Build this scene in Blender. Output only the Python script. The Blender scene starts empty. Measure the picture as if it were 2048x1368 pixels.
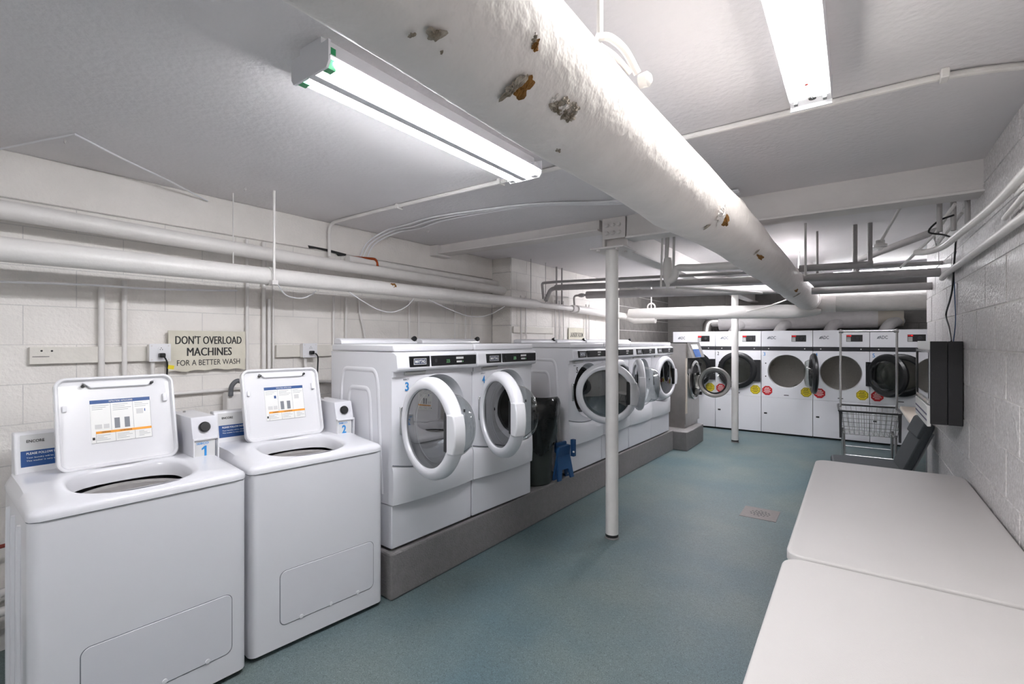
import bpy, bmesh, math, random
from mathutils import Vector, Matrix
random.seed(7)
R = math.radians
scene = bpy.context.scene
COL = scene.collection

# ------------------------------------------------------------------ camera, world, exposure
cd = bpy.data.cameras.new('camera'); cam = bpy.data.objects.new('camera', cd); COL.objects.link(cam)
cd.sensor_width = 36.0; cd.lens = 960 / 2048 * 36.0; cd.shift_y = -2 / 2048; cd.clip_start = 0.02
cam.location = (0, 0, 1.565); cam.rotation_euler = (R(90), 0, math.atan(686 / 960))
scene.camera = cam
w = bpy.data.worlds.new('world'); scene.world = w; w.use_nodes = True
w.node_tree.nodes['Background'].inputs[0].default_value = (0.8, 0.82, 0.85, 1)
w.node_tree.nodes['Background'].inputs[1].default_value = 0.05
vs = scene.view_settings
vs.view_transform = 'Standard'; vs.look = 'None'; vs.gamma = 1.0; vs.use_curve_mapping = False
vs.exposure = 1.85
TUBE = 30.0          # emission of the lit lamps
scene.cycles.max_bounces = 7; scene.cycles.diffuse_bounces = 5; scene.cycles.glossy_bounces = 3; scene.cycles.transparent_max_bounces = 8; scene.cycles.adaptive_threshold = 0.02
scene.cycles.sample_clamp_indirect = 6.0; scene.cycles.use_light_tree = False

# ------------------------------------------------------------------ materials
def lin(h):
    c = [int(h[i:i + 2], 16) / 255 for i in (0, 2, 4)]
    return tuple(v / 12.92 if v <= 0.04045 else ((v + 0.055) / 1.055) ** 2.4 for v in c) + (1,)
MATS = {}
def mat(name, hexc, rough=0.5, metal=0.0, var=0.0, vscale=6.0, bump=0.0, bscale=60.0, hex2=None, coat=0.0, detail=4.0, spec=0.5):
    if name in MATS: return MATS[name]
    m = bpy.data.materials.new(name); m.use_nodes = True; MATS[name] = m
    nt = m.node_tree; b = nt.nodes['Principled BSDF']
    b.inputs['Base Color'].default_value = lin(hexc); b.inputs['Roughness'].default_value = rough
    b.inputs['Metallic'].default_value = metal; b.inputs['Coat Weight'].default_value = coat
    b.inputs['Coat Roughness'].default_value = 0.08; b.inputs['Specular IOR Level'].default_value = spec
    tc = nt.nodes.new('ShaderNodeTexCoord')
    n = nt.nodes.new('ShaderNodeTexNoise'); n.inputs['Scale'].default_value = vscale; n.inputs['Detail'].default_value = detail
    nt.links.new(tc.outputs['Object'], n.inputs['Vector'])
    r = nt.nodes.new('ShaderNodeValToRGB'); r.color_ramp.elements[0].position = 0.35; r.color_ramp.elements[1].position = 0.68
    c = lin(hexc); c2 = lin(hex2) if hex2 else tuple(v * (1 - max(var, 0.02)) for v in c[:3]) + (1,)
    r.color_ramp.elements[0].color = c2; r.color_ramp.elements[1].color = c
    nt.links.new(n.outputs['Fac'], r.inputs['Fac']); nt.links.new(r.outputs['Color'], b.inputs['Base Color'])
    if bump > 0:
        n2 = nt.nodes.new('ShaderNodeTexNoise'); n2.inputs['Scale'].default_value = bscale; n2.inputs['Detail'].default_value = 3.0
        nt.links.new(tc.outputs['Object'], n2.inputs['Vector'])
        bp = nt.nodes.new('ShaderNodeBump'); bp.inputs['Strength'].default_value = bump; bp.inputs['Distance'].default_value = 0.01
        nt.links.new(n2.outputs['Fac'], bp.inputs['Height']); nt.links.new(bp.outputs['Normal'], b.inputs['Normal'])
    return m
def emis(name, hexc, s):
    if name in MATS: return MATS[name]
    m = bpy.data.materials.new(name); m.use_nodes = True; MATS[name] = m; nt = m.node_tree; nt.nodes.clear()
    e = nt.nodes.new('ShaderNodeEmission'); o = nt.nodes.new('ShaderNodeOutputMaterial')
    e.inputs[0].default_value = lin(hexc); e.inputs[1].default_value = s
    nt.links.new(e.outputs[0], o.inputs[0])
    if s < 5: m.cycles.emission_sampling = 'NONE'
    return m
def glass(name, hexc, fac=0.12, rough=0.02):
    # thin sheet: tinted see-through layer with Fresnel mirror on top
    if name in MATS: return MATS[name]
    m = bpy.data.materials.new(name); m.use_nodes = True; MATS[name] = m; nt = m.node_tree; nt.nodes.clear()
    t = nt.nodes.new('ShaderNodeBsdfTransparent'); g = nt.nodes.new('ShaderNodeBsdfGlossy'); mx = nt.nodes.new('ShaderNodeMixShader')
    f0 = nt.nodes.new('ShaderNodeLayerWeight'); f0.inputs['Blend'].default_value = 0.5
    f1 = nt.nodes.new('ShaderNodeMath'); f1.operation = 'POWER'; f1.inputs[1].default_value = 4.0
    f = nt.nodes.new('ShaderNodeMath'); f.operation = 'MULTIPLY'; f.inputs[1].default_value = 0.85
    nt.links.new(f0.outputs['Facing'], f1.inputs[0]); nt.links.new(f1.outputs[0], f.inputs[0])
    a = nt.nodes.new('ShaderNodeMath'); a.operation = 'ADD'; a.inputs[1].default_value = fac + 0.04
    t.inputs[0].default_value = lin(hexc); g.inputs[0].default_value = (0.95, 0.95, 0.95, 1); g.inputs['Roughness'].default_value = rough
    o = nt.nodes.new('ShaderNodeOutputMaterial')
    nt.links.new(f.outputs[0], a.inputs[0]); nt.links.new(a.outputs[0], mx.inputs[0])
    nt.links.new(t.outputs[0], mx.inputs[1]); nt.links.new(g.outputs[0], mx.inputs[2]); nt.links.new(mx.outputs[0], o.inputs[0])
    return m

M_ceil = mat('ceiling_paint', 'e3e0e2', 0.55, var=0.05, vscale=2.0, bump=0.28, bscale=38)
M_wall = mat('wall_paint', 'ebe7e2', 0.5, var=0.06, vscale=5.0, bump=0.5, bscale=55)
M_wallr = mat('block_paint', 'dbd8d8', 0.36, hex2='b9b5b4', vscale=75.0, bump=1.0, bscale=60)
M_mortar = mat('painted_mortar', 'd6d3d0', 0.6, var=0.1, vscale=20, bump=0.4, bscale=90)
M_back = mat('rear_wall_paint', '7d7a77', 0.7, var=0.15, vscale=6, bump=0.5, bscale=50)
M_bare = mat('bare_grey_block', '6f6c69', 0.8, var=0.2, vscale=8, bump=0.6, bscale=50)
M_pipe = mat('pipe_paint', 'e6e3e0', 0.38, var=0.05, vscale=9, bump=0.25, bscale=30)
M_lag = mat('pipe_lagging', 'f1ebe8', 0.5, var=0.07, vscale=7, bump=0.6, bscale=26)
M_greylag = mat('grey_lagging', 'aeabaa', 0.6, var=0.1, vscale=9, bump=0.5, bscale=30)
M_duct = mat('duct_paint', 'cbc8c5', 0.6, var=0.08, vscale=9, bump=0.4, bscale=30)
M_steel = mat('beam_paint', 'dedad8', 0.5, var=0.06, vscale=6, bump=0.2, bscale=30)
M_white = mat('appliance_white', 'e2e2e6', 0.28, var=0.02, vscale=3, coat=0.4)
M_white2 = mat('appliance_panel', 'dcdce1', 0.33, var=0.02, vscale=3, coat=0.25)
M_lid = mat('lid_plastic', 'e6e6e9', 0.14, var=0.02, coat=0.5)
M_plastic = mat('white_plastic', 'e6e6e9', 0.35, var=0.02)
M_black = mat('black_plastic', '17181a', 0.35, var=0.1, vscale=30)
M_blackm = mat('black_matte', '26262a', 0.65, var=0.1, vscale=40, bump=0.2, bscale=200)
M_rubber = mat('dark_rubber', '2b2b2d', 0.6, var=0.1)
M_grey = mat('grey_plastic', '8d8f93', 0.45, var=0.05)
M_chrome = mat('chrome', 'cfcfcf', 0.2, 1.0, var=0.05)
M_stain = mat('stainless', 'b4b1ad', 0.34, 1.0, var=0.12, vscale=8)
M_drum = mat('drum_steel', '85827e', 0.55, 0.5, var=0.15, vscale=20, bump=.2, bscale=150)
M_ddrum = mat('dryer_drum_steel', 'c9c6c1', 0.6, 0.0, var=0.12, vscale=60, bump=.3, bscale=150)
M_tub = mat('tub_plastic', '9b9896', 0.45, var=0.1, vscale=10)
M_floor = None
M_conc = mat('grey_painted_concrete', '807d7d', 0.7, var=0.12, vscale=25, bump=0.5, bscale=90)
M_table = mat('table_plastic', 'bdbab9', 0.5, var=0.02, vscale=4, bump=0.12, bscale=300)
M_blue = mat('label_blue', '1d4a86', 0.4)
M_navy = mat('logo_navy', '1b2c4e', 0.35)
M_lblue = mat('print_blue', '2f86c8', 0.4)
M_ink = mat('print_black', '1c1c1c', 0.5)
M_inkg = mat('print_grey', '7c7f86', 0.5)
M_paper = mat('label_white', 'efefec', 0.3)
M_lgrey = mat('label_grey', 'cfcfce', 0.4)
M_orange = mat('label_orange', 'f0a02c', 0.5)
M_red = mat('label_red', 'b9121c', 0.45)
M_yel = mat('label_yellow', 'ddc81c', 0.45)
M_signb = mat('sign_board', 'd9d4c4', 0.55, var=0.1, vscale=9, bump=0.1)
M_copper = mat('copper', 'b5532a', 0.35, 0.7, var=0.2, vscale=30)
M_foam = mat('torn_insulation', '9a6a2c', 0.9, var=0.4, vscale=60, bump=0.8, bscale=120)
M_torn = mat('torn_wrap', 'bdb4a9', 0.8, hex2='857868', vscale=50, bump=0.8, bscale=90)
M_bag = mat('bin_bag', '121414', 0.2, var=0.2, vscale=10, bump=1.0, bscale=9)
M_bin = mat('bin_plastic', '2b322e', 0.6, var=0.1, vscale=10)
M_stool = mat('stool_blue', '1e4a78', 0.5, var=0.08)
M_chair = mat('chair_fabric', '3b4044', 0.75, var=0.15, vscale=120, bump=0.25, bscale=300)
M_kiosk = mat('kiosk_black', '232326', 0.55, var=0.12, vscale=150, bump=0.1, bscale=200)
M_beige = mat('counter_beige', 'ddd2c4', 0.5)
M_purple = mat('print_purple', '55506f', 0.5)
M_brass = mat('drain_plate', '78716f', 0.5, 0.3, var=0.1, vscale=30)
M_darkwood = mat('board_paint', 'e0dcd4', 0.5, var=0.05, vscale=12, bump=0.2, bscale=40)
M_tube = emis('lit_tube', 'fbfbff', TUBE)
M_led = emis('lit_led_strip', 'fffdf8', TUBE * 0.45)
M_tubefar = emis('lit_old_tube', 'fcfbff', TUBE * 1.0)
M_tubemid = emis('lit_mid_tube', 'fcfbff', TUBE * 0.8)
M_lcd = emis('lit_digits_green', '9fe0a8', 0.13)
M_ledred = emis('lit_digits_red', 'ff2a2a', 0.5)
M_dglass = glass('tinted_door_glass', '5b6064', 0.12)
M_cglass = glass('clear_bowl_glass', 'e2e5e5', 0.015)
M_bglass = glass('dryer_glass', 'e6e9e7', 0.02, 0.08)

def floor_mat():
    m = bpy.data.materials.new('vinyl_floor'); m.use_nodes = True; nt = m.node_tree; b = nt.nodes['Principled BSDF']
    tc = nt.nodes.new('ShaderNodeTexCoord')
    a = nt.nodes.new('ShaderNodeTexNoise'); a.inputs['Scale'].default_value = 1.3; a.inputs['Detail'].default_value = 3
    f = nt.nodes.new('ShaderNodeTexNoise'); f.inputs['Scale'].default_value = 110; f.inputs['Detail'].default_value = 4; f.inputs['Distortion'].default_value = 2.5
    for n in (a, f): nt.links.new(tc.outputs['Object'], n.inputs['Vector'])
    r1 = nt.nodes.new('ShaderNodeValToRGB'); r1.color_ramp.elements[0].color = lin('53676c'); r1.color_ramp.elements[1].color = lin('667270')
    r1.color_ramp.elements[0].position = 0.35; r1.color_ramp.elements[1].position = 0.65
    r2 = nt.nodes.new('ShaderNodeValToRGB'); r2.color_ramp.elements[0].color = (0.42, 0.44, 0.45, 1); r2.color_ramp.elements[1].color = (1.42, 1.43, 1.44, 1)
    r2.color_ramp.elements[0].position = 0.3; r2.color_ramp.elements[1].position = 0.7
    mx = nt.nodes.new('ShaderNodeMixRGB'); mx.blend_type = 'MULTIPLY'; mx.inputs[0].default_value = 1
    nt.links.new(a.outputs['Fac'], r1.inputs[0]); nt.links.new(f.outputs['Fac'], r2.inputs[0])
    nt.links.new(r1.outputs[0], mx.inputs[1]); nt.links.new(r2.outputs[0], mx.inputs[2]); nt.links.new(mx.outputs[0], b.inputs['Base Color'])
    b.inputs['Roughness'].default_value = 0.5; b.inputs['Specular IOR Level'].default_value = 0.4
    bp = nt.nodes.new('ShaderNodeBump'); bp.inputs['Strength'].default_value = 0.12; bp.inputs['Distance'].default_value = 0.003
    nt.links.new(f.outputs['Fac'], bp.inputs['Height']); nt.links.new(bp.outputs[0], b.inputs['Normal'])
    return m
M_floor = floor_mat()

# ------------------------------------------------------------------ mesh helpers
class MB:
    def __init__(s): s.v = []; s.f = []
    def add(s, vs, fs):
        o = len(s.v); s.v += [tuple(p) for p in vs]; s.f += [tuple(i + o for i in f) for f in fs]; return s
    def box(s, x0, x1, y0, y1, z0, z1):
        return s.add([(x0, y0, z0), (x1, y0, z0), (x1, y1, z0), (x0, y1, z0), (x0, y0, z1), (x1, y0, z1), (x1, y1, z1), (x0, y1, z1)],
                     [(0, 3, 2, 1), (4, 5, 6, 7), (0, 1, 5, 4), (1, 2, 6, 5), (2, 3, 7, 6), (3, 0, 4, 7)])
    def openbox(s, x0, x1, y0, y1, z0, z1, front):
        # box without its front face: front 'x' = +x side open, 'y' = -y side open
        f = [(0, 3, 2, 1), (4, 5, 6, 7), (0, 1, 5, 4), (1, 2, 6, 5), (2, 3, 7, 6), (3, 0, 4, 7)]
        f.pop(3 if front == 'x' else 2)
        return s.add([(x0, y0, z0), (x1, y0, z0), (x1, y1, z0), (x0, y1, z0), (x0, y0, z1), (x1, y0, z1), (x1, y1, z1), (x0, y1, z1)], f)
    def prism(s, poly, axis, a0, a1):
        # poly: (x,z) for 'y', (x,y) for 'z', (y,z) for 'x'
        def p3(p, a): return {'y': (p[0], a, p[1]), 'z': (p[0], p[1], a), 'x': (a, p[0], p[1])}[axis]
        n = len(poly); ar = sum(poly[i][0] * poly[(i + 1) % n][1] - poly[(i + 1) % n][0] * poly[i][1] for i in range(n))
        if (ar < 0) != (axis == 'y'): poly = poly[::-1]
        vs = [p3(p, a0) for p in poly] + [p3(p, a1) for p in poly]
        fs = [tuple(range(n))[::-1], tuple(range(n, 2 * n))] + [(i, (i + 1) % n, n + (i + 1) % n, n + i) for i in range(n)]
        return s.add(vs, fs)
    def lathe(s, prof, axis='z', c=(0, 0, 0), n=32, closed=False, capend=False):
        # prof: (radius, height along axis)
        def p3(r, h, a):
            u, v = r * math.cos(a), r * math.sin(a)
            q = {'z': (u, v, h), 'x': (h, u, v), 'y': (v, h, u)}[axis]
            return (q[0] + c[0], q[1] + c[1], q[2] + c[2])
        k = len(prof); vs = [p3(r, h, 2 * math.pi * i / n) for (r, h) in prof for i in range(n)]; fs = []
        for j in range(k if closed else k - 1):
            j2 = (j + 1) % k
            for i in range(n):
                i2 = (i + 1) % n; fs.append((j * n + i, j * n + i2, j2 * n + i2, j2 * n + i))
        if capend: fs.append(tuple(range(n))[::-1]); fs.append(tuple(range((k - 1) * n, k * n)))
        return s.add(vs, fs)
    def tube(s, pts, r, n=12):
        P = [Vector(p) for p in pts]; k = len(P); rs = r if isinstance(r, (list, tuple)) else [r] * k
        T = [(P[min(i + 1, k - 1)] - P[max(i - 1, 0)]).normalized() for i in range(k)]
        up = Vector((0, 0, 1)) if abs(T[0].z) < 0.9 else Vector((1, 0, 0))
        N = (up - T[0] * up.dot(T[0])).normalized(); vs = []
        for i in range(k):
            N = (N - T[i] * N.dot(T[i])).normalized(); B = T[i].cross(N)
            vs += [P[i] + (N * math.cos(2 * math.pi * j / n) + B * math.sin(2 * math.pi * j / n)) * rs[i] for j in range(n)]
        fs = [(i * n + j, i * n + (j + 1) % n, (i + 1) * n + (j + 1) % n, (i + 1) * n + j) for i in range(k - 1) for j in range(n)]
        fs += [tuple(range(n))[::-1], tuple(range((k - 1) * n, k * n))]
        return s.add(vs, fs)
    def mesh(s, name, smooth=35):
        m = bpy.data.meshes.new(name); m.from_pydata(s.v, [], s.f); m.update()
        if smooth:
            for p in m.polygons: p.use_smooth = True
            m.set_sharp_from_angle(angle=R(smooth))
        return m
def link(name, me, mt=None, parent=None, bevel=0.0, seg=2, loc=None, rot=None, scale=None):
    o = bpy.data.objects.new(name, me); COL.objects.link(o)
    if mt is not None and len(me.materials) == 0: me.materials.append(mt)
    if parent: o.parent = parent
    if loc: o.location = loc
    if rot: o.rotation_euler = rot
    if scale: o.scale = scale
    if bevel:
        b = o.modifiers.new('bevel', 'BEVEL'); b.width = bevel; b.segments = seg; b.limit_method = 'ANGLE'; b.angle_limit = R(35); b.harden_normals = False
    return o
def build(mb, name, mt, parent=None, smooth=35, **k): return link(name, mb.mesh(name, smooth), mt, parent, **k)
CACHE = {}
def part(key, name, mt, parent, fn, smooth=35, **k):
    # shared mesh data between alike machines
    if key not in CACHE: CACHE[key] = fn(MB()).mesh(name, smooth); CACHE[key].materials.append(mt)
    return link(name, CACHE[key], None, parent, **k)
def tag(o, label, cat, group=None):
    o['label'] = label; o['category'] = cat
    if group: o['group'] = group
    return o
def thing(name, label, cat, loc=(0, 0, 0), rz=0.0, group=None):
    o = bpy.data.objects.new(name, None); COL.objects.link(o); o.location = loc; o.rotation_euler = (0, 0, rz); o.empty_display_size = 0.1
    return tag(o, label, cat, group)
def struct(o): o['kind'] = 'structure'; return o
def box(name, mt, parent, x0, x1, y0, y1, z0, z1, bevel=0.0, **k): return build(MB().box(x0, x1, y0, y1, z0, z1), name, mt, parent, smooth=0 if not bevel else 35, bevel=bevel, **k)
def fillet(pts, rad, seg=6):
    P = [Vector(p) for p in pts]; out = [P[0]]
    for i in range(1, len(P) - 1):
        a, b, c = P[i - 1], P[i], P[i + 1]; d1 = (a - b); d2 = (c - b); r = min(rad, d1.length * .49, d2.length * .49)
        p, q = b + d1.normalized() * r, b + d2.normalized() * r
        for t in range(seg + 1):
            u = t / seg; out.append(p * (1 - u) ** 2 + b * 2 * u * (1 - u) + q * u * u)
    out.append(P[-1]); return out
def spline(pts, seg=6):
    P = [Vector(p) for p in pts]; P = [P[0] * 2 - P[1]] + P + [P[-1] * 2 - P[-2]]; out = []
    for i in range(1, len(P) - 2):
        for t in range(seg):
            u = t / seg; a, b, c, d = P[i - 1], P[i], P[i + 1], P[i + 2]
            out.append(0.5 * ((2 * b) + (c - a) * u + (2 * a - 5 * b + 4 * c - d) * u * u + (3 * b - a - 3 * c + d) * u ** 3))
    out.append(P[-2]); return out
def pipe(name, pts, r, mt, label, cat='pipe', n=14, group=None, rad=0.0, curve=False, parent=None):
    P = spline(pts) if curve else (fillet(pts, rad) if rad else pts)
    o = build(MB().tube(P, r, n), name, mt, parent, smooth=40)
    return tag(o, label, cat, group) if parent is None else o
TXT = {}
def text(s, mt, parent, cx, cy, cz, wid, hei, face='x', bold=0.0, name='lettering', rot=None):
    # lettering as thin geometry, fitted to wid x hei, centred, facing +x or -y
    key = (s, bold, mt.name)
    if s == '1' and key not in TXT:
        me = MB().prism([(.5, -.5), (.5, .5), (.12, .5), (-.5, .28), (-.5, .10), (.05, .24), (.05, -.5)], 'z', -.0005, .0005).mesh('lettering', 0); me.materials.append(mt); TXT[key] = me
    if key not in TXT:
        c = bpy.data.curves.new('t', 'FONT'); c.body = s; c.align_x = 'CENTER'; c.size = 1; c.resolution_u = 3; c.offset = bold; c.extrude = 0.01; c.space_line = 1.0
        o = bpy.data.objects.new('t', c); COL.objects.link(o)
        dg = bpy.context.evaluated_depsgraph_get(); me = bpy.data.meshes.new_from_object(o.evaluated_get(dg)); bpy.data.objects.remove(o); bpy.data.curves.remove(c)
        xs = [v.co.x for v in me.vertices]; ys = [v.co.y for v in me.vertices]
        x0, x1, y0, y1 = min(xs), max(xs), min(ys), max(ys)
        for v in me.vertices: v.co = ((v.co.x - (x0 + x1) / 2) / (x1 - x0), (v.co.y - (y0 + y1) / 2) / (y1 - y0), v.co.z * 0.05)
        me.name = name; me.materials.clear(); me.materials.append(mt); TXT[key] = me
    e = rot or ((R(90), 0, R(90)) if face == 'x' else (R(90), 0, 0))
    return link(name, TXT[key], None, parent, loc=(cx, cy, cz), rot=e, scale=(wid, hei, 1))

# ------------------------------------------------------------------ the room
CEIL = 2.53
fl = struct(box('floor', M_floor, None, -3.9, 1.9, -3.3, 10.5, -0.1, 0))
struct(box('ceiling', M_ceil, None, -3.9, 1.9, -3.3, 10.5, CEIL, CEIL + 0.1))
def blockmesh(L, Hh, d=0.012, e=0.006):
    return MB().add([(0, -L / 2, -Hh / 2), (0, L / 2, -Hh / 2), (0, L / 2, Hh / 2), (0, -L / 2, Hh / 2),
                     (d, -L / 2 + e, -Hh / 2 + e), (d, L / 2 - e, -Hh / 2 + e), (d, L / 2 - e, Hh / 2 - e), (d, -L / 2 + e, Hh / 2 - e)],
                    [(4, 5, 6, 7), (0, 1, 5, 4), (1, 2, 6, 5), (2, 3, 7, 6), (3, 0, 4, 7)])
def blocks(wall, mt, X, y0, y1, z0, z1, L, Hh, zref, yref, facing, jit=0.0015, gap=0.004, d=0.012, e=0.006):
    # courses of painted blocks on a wall; facing +1 looks to +x, -1 to -x
    cache = {}
    n0 = math.ceil((z0 - zref) / Hh - 0.01); z = zref + n0 * Hh; row = n0
    while z < z1 - 0.02:
        h = min(Hh, z1 - z); y = yref + (row % 2) * L / 2; y -= math.ceil((y - y0) / L) * L
        while y < y1 - 0.02:
            a, b = max(y, y0), min(y + L, y1)
            if b - a > 0.05:
                k = (round(b - a, 3), round(h, 3))
                if k not in cache:
                    cache[k] = blockmesh(b - a - gap, h - gap, d, e).mesh('block', 0); cache[k].materials.append(mt)
                o = link('block', cache[k], None, wall, loc=(X + facing * random.uniform(-jit, jit), (a + b) / 2, z + h / 2))
                if facing < 0: o.rotation_euler = (0, 0, math.pi)
            y += L
        z += Hh; row += 1
wl = struct(box('wall_left', M_mortar, None, -3.9, -3.508, -3.3, 4.5, 0, CEIL))
blocks(wl, M_wall, -3.513, 0.2, 4.49, 0.1, 2.29, 0.42, 0.2055, 1.545, 0.13, 1, jit=.0006, gap=0.0005, d=.0062, e=.0022)
bb = box('lintel', M_wall, wl, -3.52, -3.49, -3.3, 4.49, 2.292, CEIL, bevel=0.006)
wlf = struct(box('wall_left_far', M_mortar, None, -3.9, -3.228, 4.5, 10.5, 0, CEIL))
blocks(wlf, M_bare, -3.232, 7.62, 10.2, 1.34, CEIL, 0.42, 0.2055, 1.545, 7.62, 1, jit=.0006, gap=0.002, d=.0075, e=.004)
blocks(wlf, M_wall, -3.232, 4.5, 7.62, 1.34, CEIL, 0.42, 0.2055, 1.545, 0.2, 1, jit=.0006, gap=0.0005, d=.0062, e=.0022)
for zz in range(9):
    o = link('block', blockmesh(0.27, 0.2).mesh('block', 0), M_wall, wlf, loc=(-3.365, 4.504, 0.82 + zz * 0.2055)); o.rotation_euler = (0, 0, R(-90))
wr = struct(box('wall_right', M_mortar, None, 0.558, 1.9, -3.3, 6.0, 0, CEIL))
blocks(wr, M_wallr, 0.562, 0.5, 5.99, 0.417, CEIL, 0.43, 0.22, 1.517, 3.267, -1, jit=0.002, gap=0.0025, d=.0075, e=.004)
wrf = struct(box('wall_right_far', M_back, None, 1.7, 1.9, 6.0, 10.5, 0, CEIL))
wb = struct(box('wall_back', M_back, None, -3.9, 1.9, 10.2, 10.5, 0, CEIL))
cache_b = {}
for r_ in range(4):
    for k in range(11):
        xa = -3.2 + k * 0.45 + (r_ % 2) * 0.22
        if 'b' not in cache_b: cache_b['b'] = blockmesh(0.44, 0.2).mesh('block', 0); cache_b['b'].materials.append(M_back)
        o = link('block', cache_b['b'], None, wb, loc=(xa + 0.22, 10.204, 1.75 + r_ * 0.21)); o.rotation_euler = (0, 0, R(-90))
struct(box('wall_front', M_wall, None, -3.9, 1.9, -3.5, -3.3, 0, CEIL))

# ------------------------------------------------------------------ lamps
def fixture_tubes(name, label, x0, x1, y0, y1, zb, sockets=True, along='y', depth=None, lit=M_tube):
    t = thing(name, label, 'ceiling light', ((x0 + x1) / 2, (y0 + y1) / 2, zb), 0 if along == 'y' else R(90), None)
    if along == 'y': W, L = (x1 - x0), (y1 - y0)
    else: W, L = (y1 - y0), (x1 - x0)
    top = CEIL - zb
    build(MB().prism([(-W * .28, top), (W * .28, top), (W * .30, 0.03), (W * .53, 0.006), (W * .53, .002), (W * .18, 0.014), (W * .08, -0.027), (-W * .08, -0.027), (-W * .18, 0.014), (-W * .53, .002), (-W * .53, 0.006), (-W * .30, 0.03)], 'y', -L / 2, L / 2), 'housing', M_white, t, smooth=0)
    for s in (-1, 1):
        build(MB().prism([(-W * .5, 0.055), (W * .5, 0.055), (W * .5, -0.012), (W * .44, -.03), (-W * .44, -.03), (-W * .5, -0.012)], 'y', s * L / 2 - 0.004, s * L / 2 + 0.004), 'end_plate', M_white, t, smooth=0)
        tb = build(MB().tube([(s * W * .34, -L / 2 + 0.03, -0.006), (s * W * .34, L / 2 - 0.03, -0.006)], 0.0175, 12), 'lamp_tube', lit, t)
        for e in (-1, 1):
            build(MB().box(s * W * .34 - .015, s * W * .34 + .015, e * (L / 2 - 0.005) - (.03 if e > 0 else 0), e * (L / 2 - 0.005) + (.03 if e < 0 else 0), -0.026, 0.045), 'lamp_socket', mat('socket_green', '2f9a62', 0.4) if e < 0 else M_plastic, t, smooth=0)
    return t
fixture_tubes('fluorescent_light', 'two-tube fluorescent light with green sockets left of the lagged pipe', -1.54, -1.33, 0.885, 2.125, 2.45)
t = thing('strip_light', 'bare white strip light with exposed wires above the folding tables', 'ceiling light', (-0.133, 1.47, 2.44))
box('housing', M_white, t, -0.064, 0.064, -0.62, 0.62, 0.004, 0.09)
for s in (-1, 1):
    box('led_strip', M_led, t, s * 0.034 - 0.022, s * 0.034 + 0.022, -0.6, 0.55, -0.004, 0.004)
    box('end_plate', M_white, t, -0.066, 0.066, s * 0.622 - 0.004, s * 0.622 + 0.004, -0.012, 0.09)
    box('clip', M_grey, t, s * 0.045 - 0.006, s * 0.045 + 0.006, 0.575, 0.595, -0.004, 0.004)
build(MB().lathe([(0.0, 0.003), (0.012, 0.003), (0.012, -0.001), (0.0, -0.001)], 'z', (0.008, 0.57, 0), 16), 'knockout_hole', M_ink, t)
for pts in ([(-0.02, -0.1, -0.006), (-0.004, 0.1, -0.012), (0.004, 0.2, -0.008), (-0.006, 0.3, -0.010), (0.006, 0.42, -0.006)],
            [(0.010, 0.43, -0.006), (0.004, 0.5, -0.010), (0.008, 0.56, -0.004)], [(-0.012, -0.5, -0.006), (0.0, -0.3, -0.012), (-0.008, -0.08, -0.008)]):
    build(MB().tube(spline(pts), 0.0011, 6), 'wire', M_inkg, t)
build(MB().lathe([(0.0, -.012), (0.006, -.011), (0.005, -.004), (0.003, 0.0)], 'z', (0.0, 0.425, 0), 10), 'wire_nut', mat('nut_red', 'd23a3a', 0.4), t)
fixture_tubes('fluorescent_light', 'long fluorescent light seen between the grey pipes left of the huge pipe', -1.90, -1.69, 6.5, 8.9, 2.45, lit=M_tubefar)
fixture_tubes('fluorescent_light', 'fluorescent light over the dryers by the rear right recess', -0.35, 0.85, 7.48, 7.68, 2.45, along='x', lit=emis('lit_dim_tube', 'fcfbff', TUBE * 0.5))
fixture_tubes('fluorescent_light', 'fluorescent light hidden above the huge pipe in the far bay', -0.86, -0.65, 5.2, 6.4, 2.45, lit=M_tubemid)
fixture_tubes('fluorescent_light', 'added fluorescent fill light, unseen behind the camera', -1.54, -1.33, -1.9, -0.66, 2.45)  # unseen lamp added behind the camera to fill the near bay

# ------------------------------------------------------------------ beams and posts
b = thing('steel_beam', 'painted steel beam running from the near post to the rear wall', 'beam', (-1.575, 0, 0))
box('web', M_steel, b, -0.02, 0.02, 3.66, 10.2, 2.315, CEIL); box('flange', M_steel, b, -0.075, 0.075, 3.66, 10.2, 2.3, 2.316, bevel=0.003)
b = thing('steel_beam', 'painted cross beam from the near post to the right block wall', 'beam', (0, 3.57, 0))
box('web', M_steel, b, -1.43, 0.56, -0.05, 0.05, 2.365, CEIL); box('flange', M_steel, b, -1.43, 0.56, -0.085, 0.085, 2.35, 2.366, bevel=0.003)
b = thing('steel_beam', 'painted cross beam from the near post to the left wall', 'beam', (0, 3.57, 0))
box('web', M_steel, b, -3.5, -1.66, -0.05, 0.05, 2.455, CEIL); box('flange', M_steel, b, -3.5, -1.66, -0.085, 0.085, 2.44, 2.456, bevel=0.003)
box('wall_bracket', M_steel, b, -3.5, -3.40, -0.11, 0.11, 2.42, CEIL, bevel=0.01)
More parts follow.
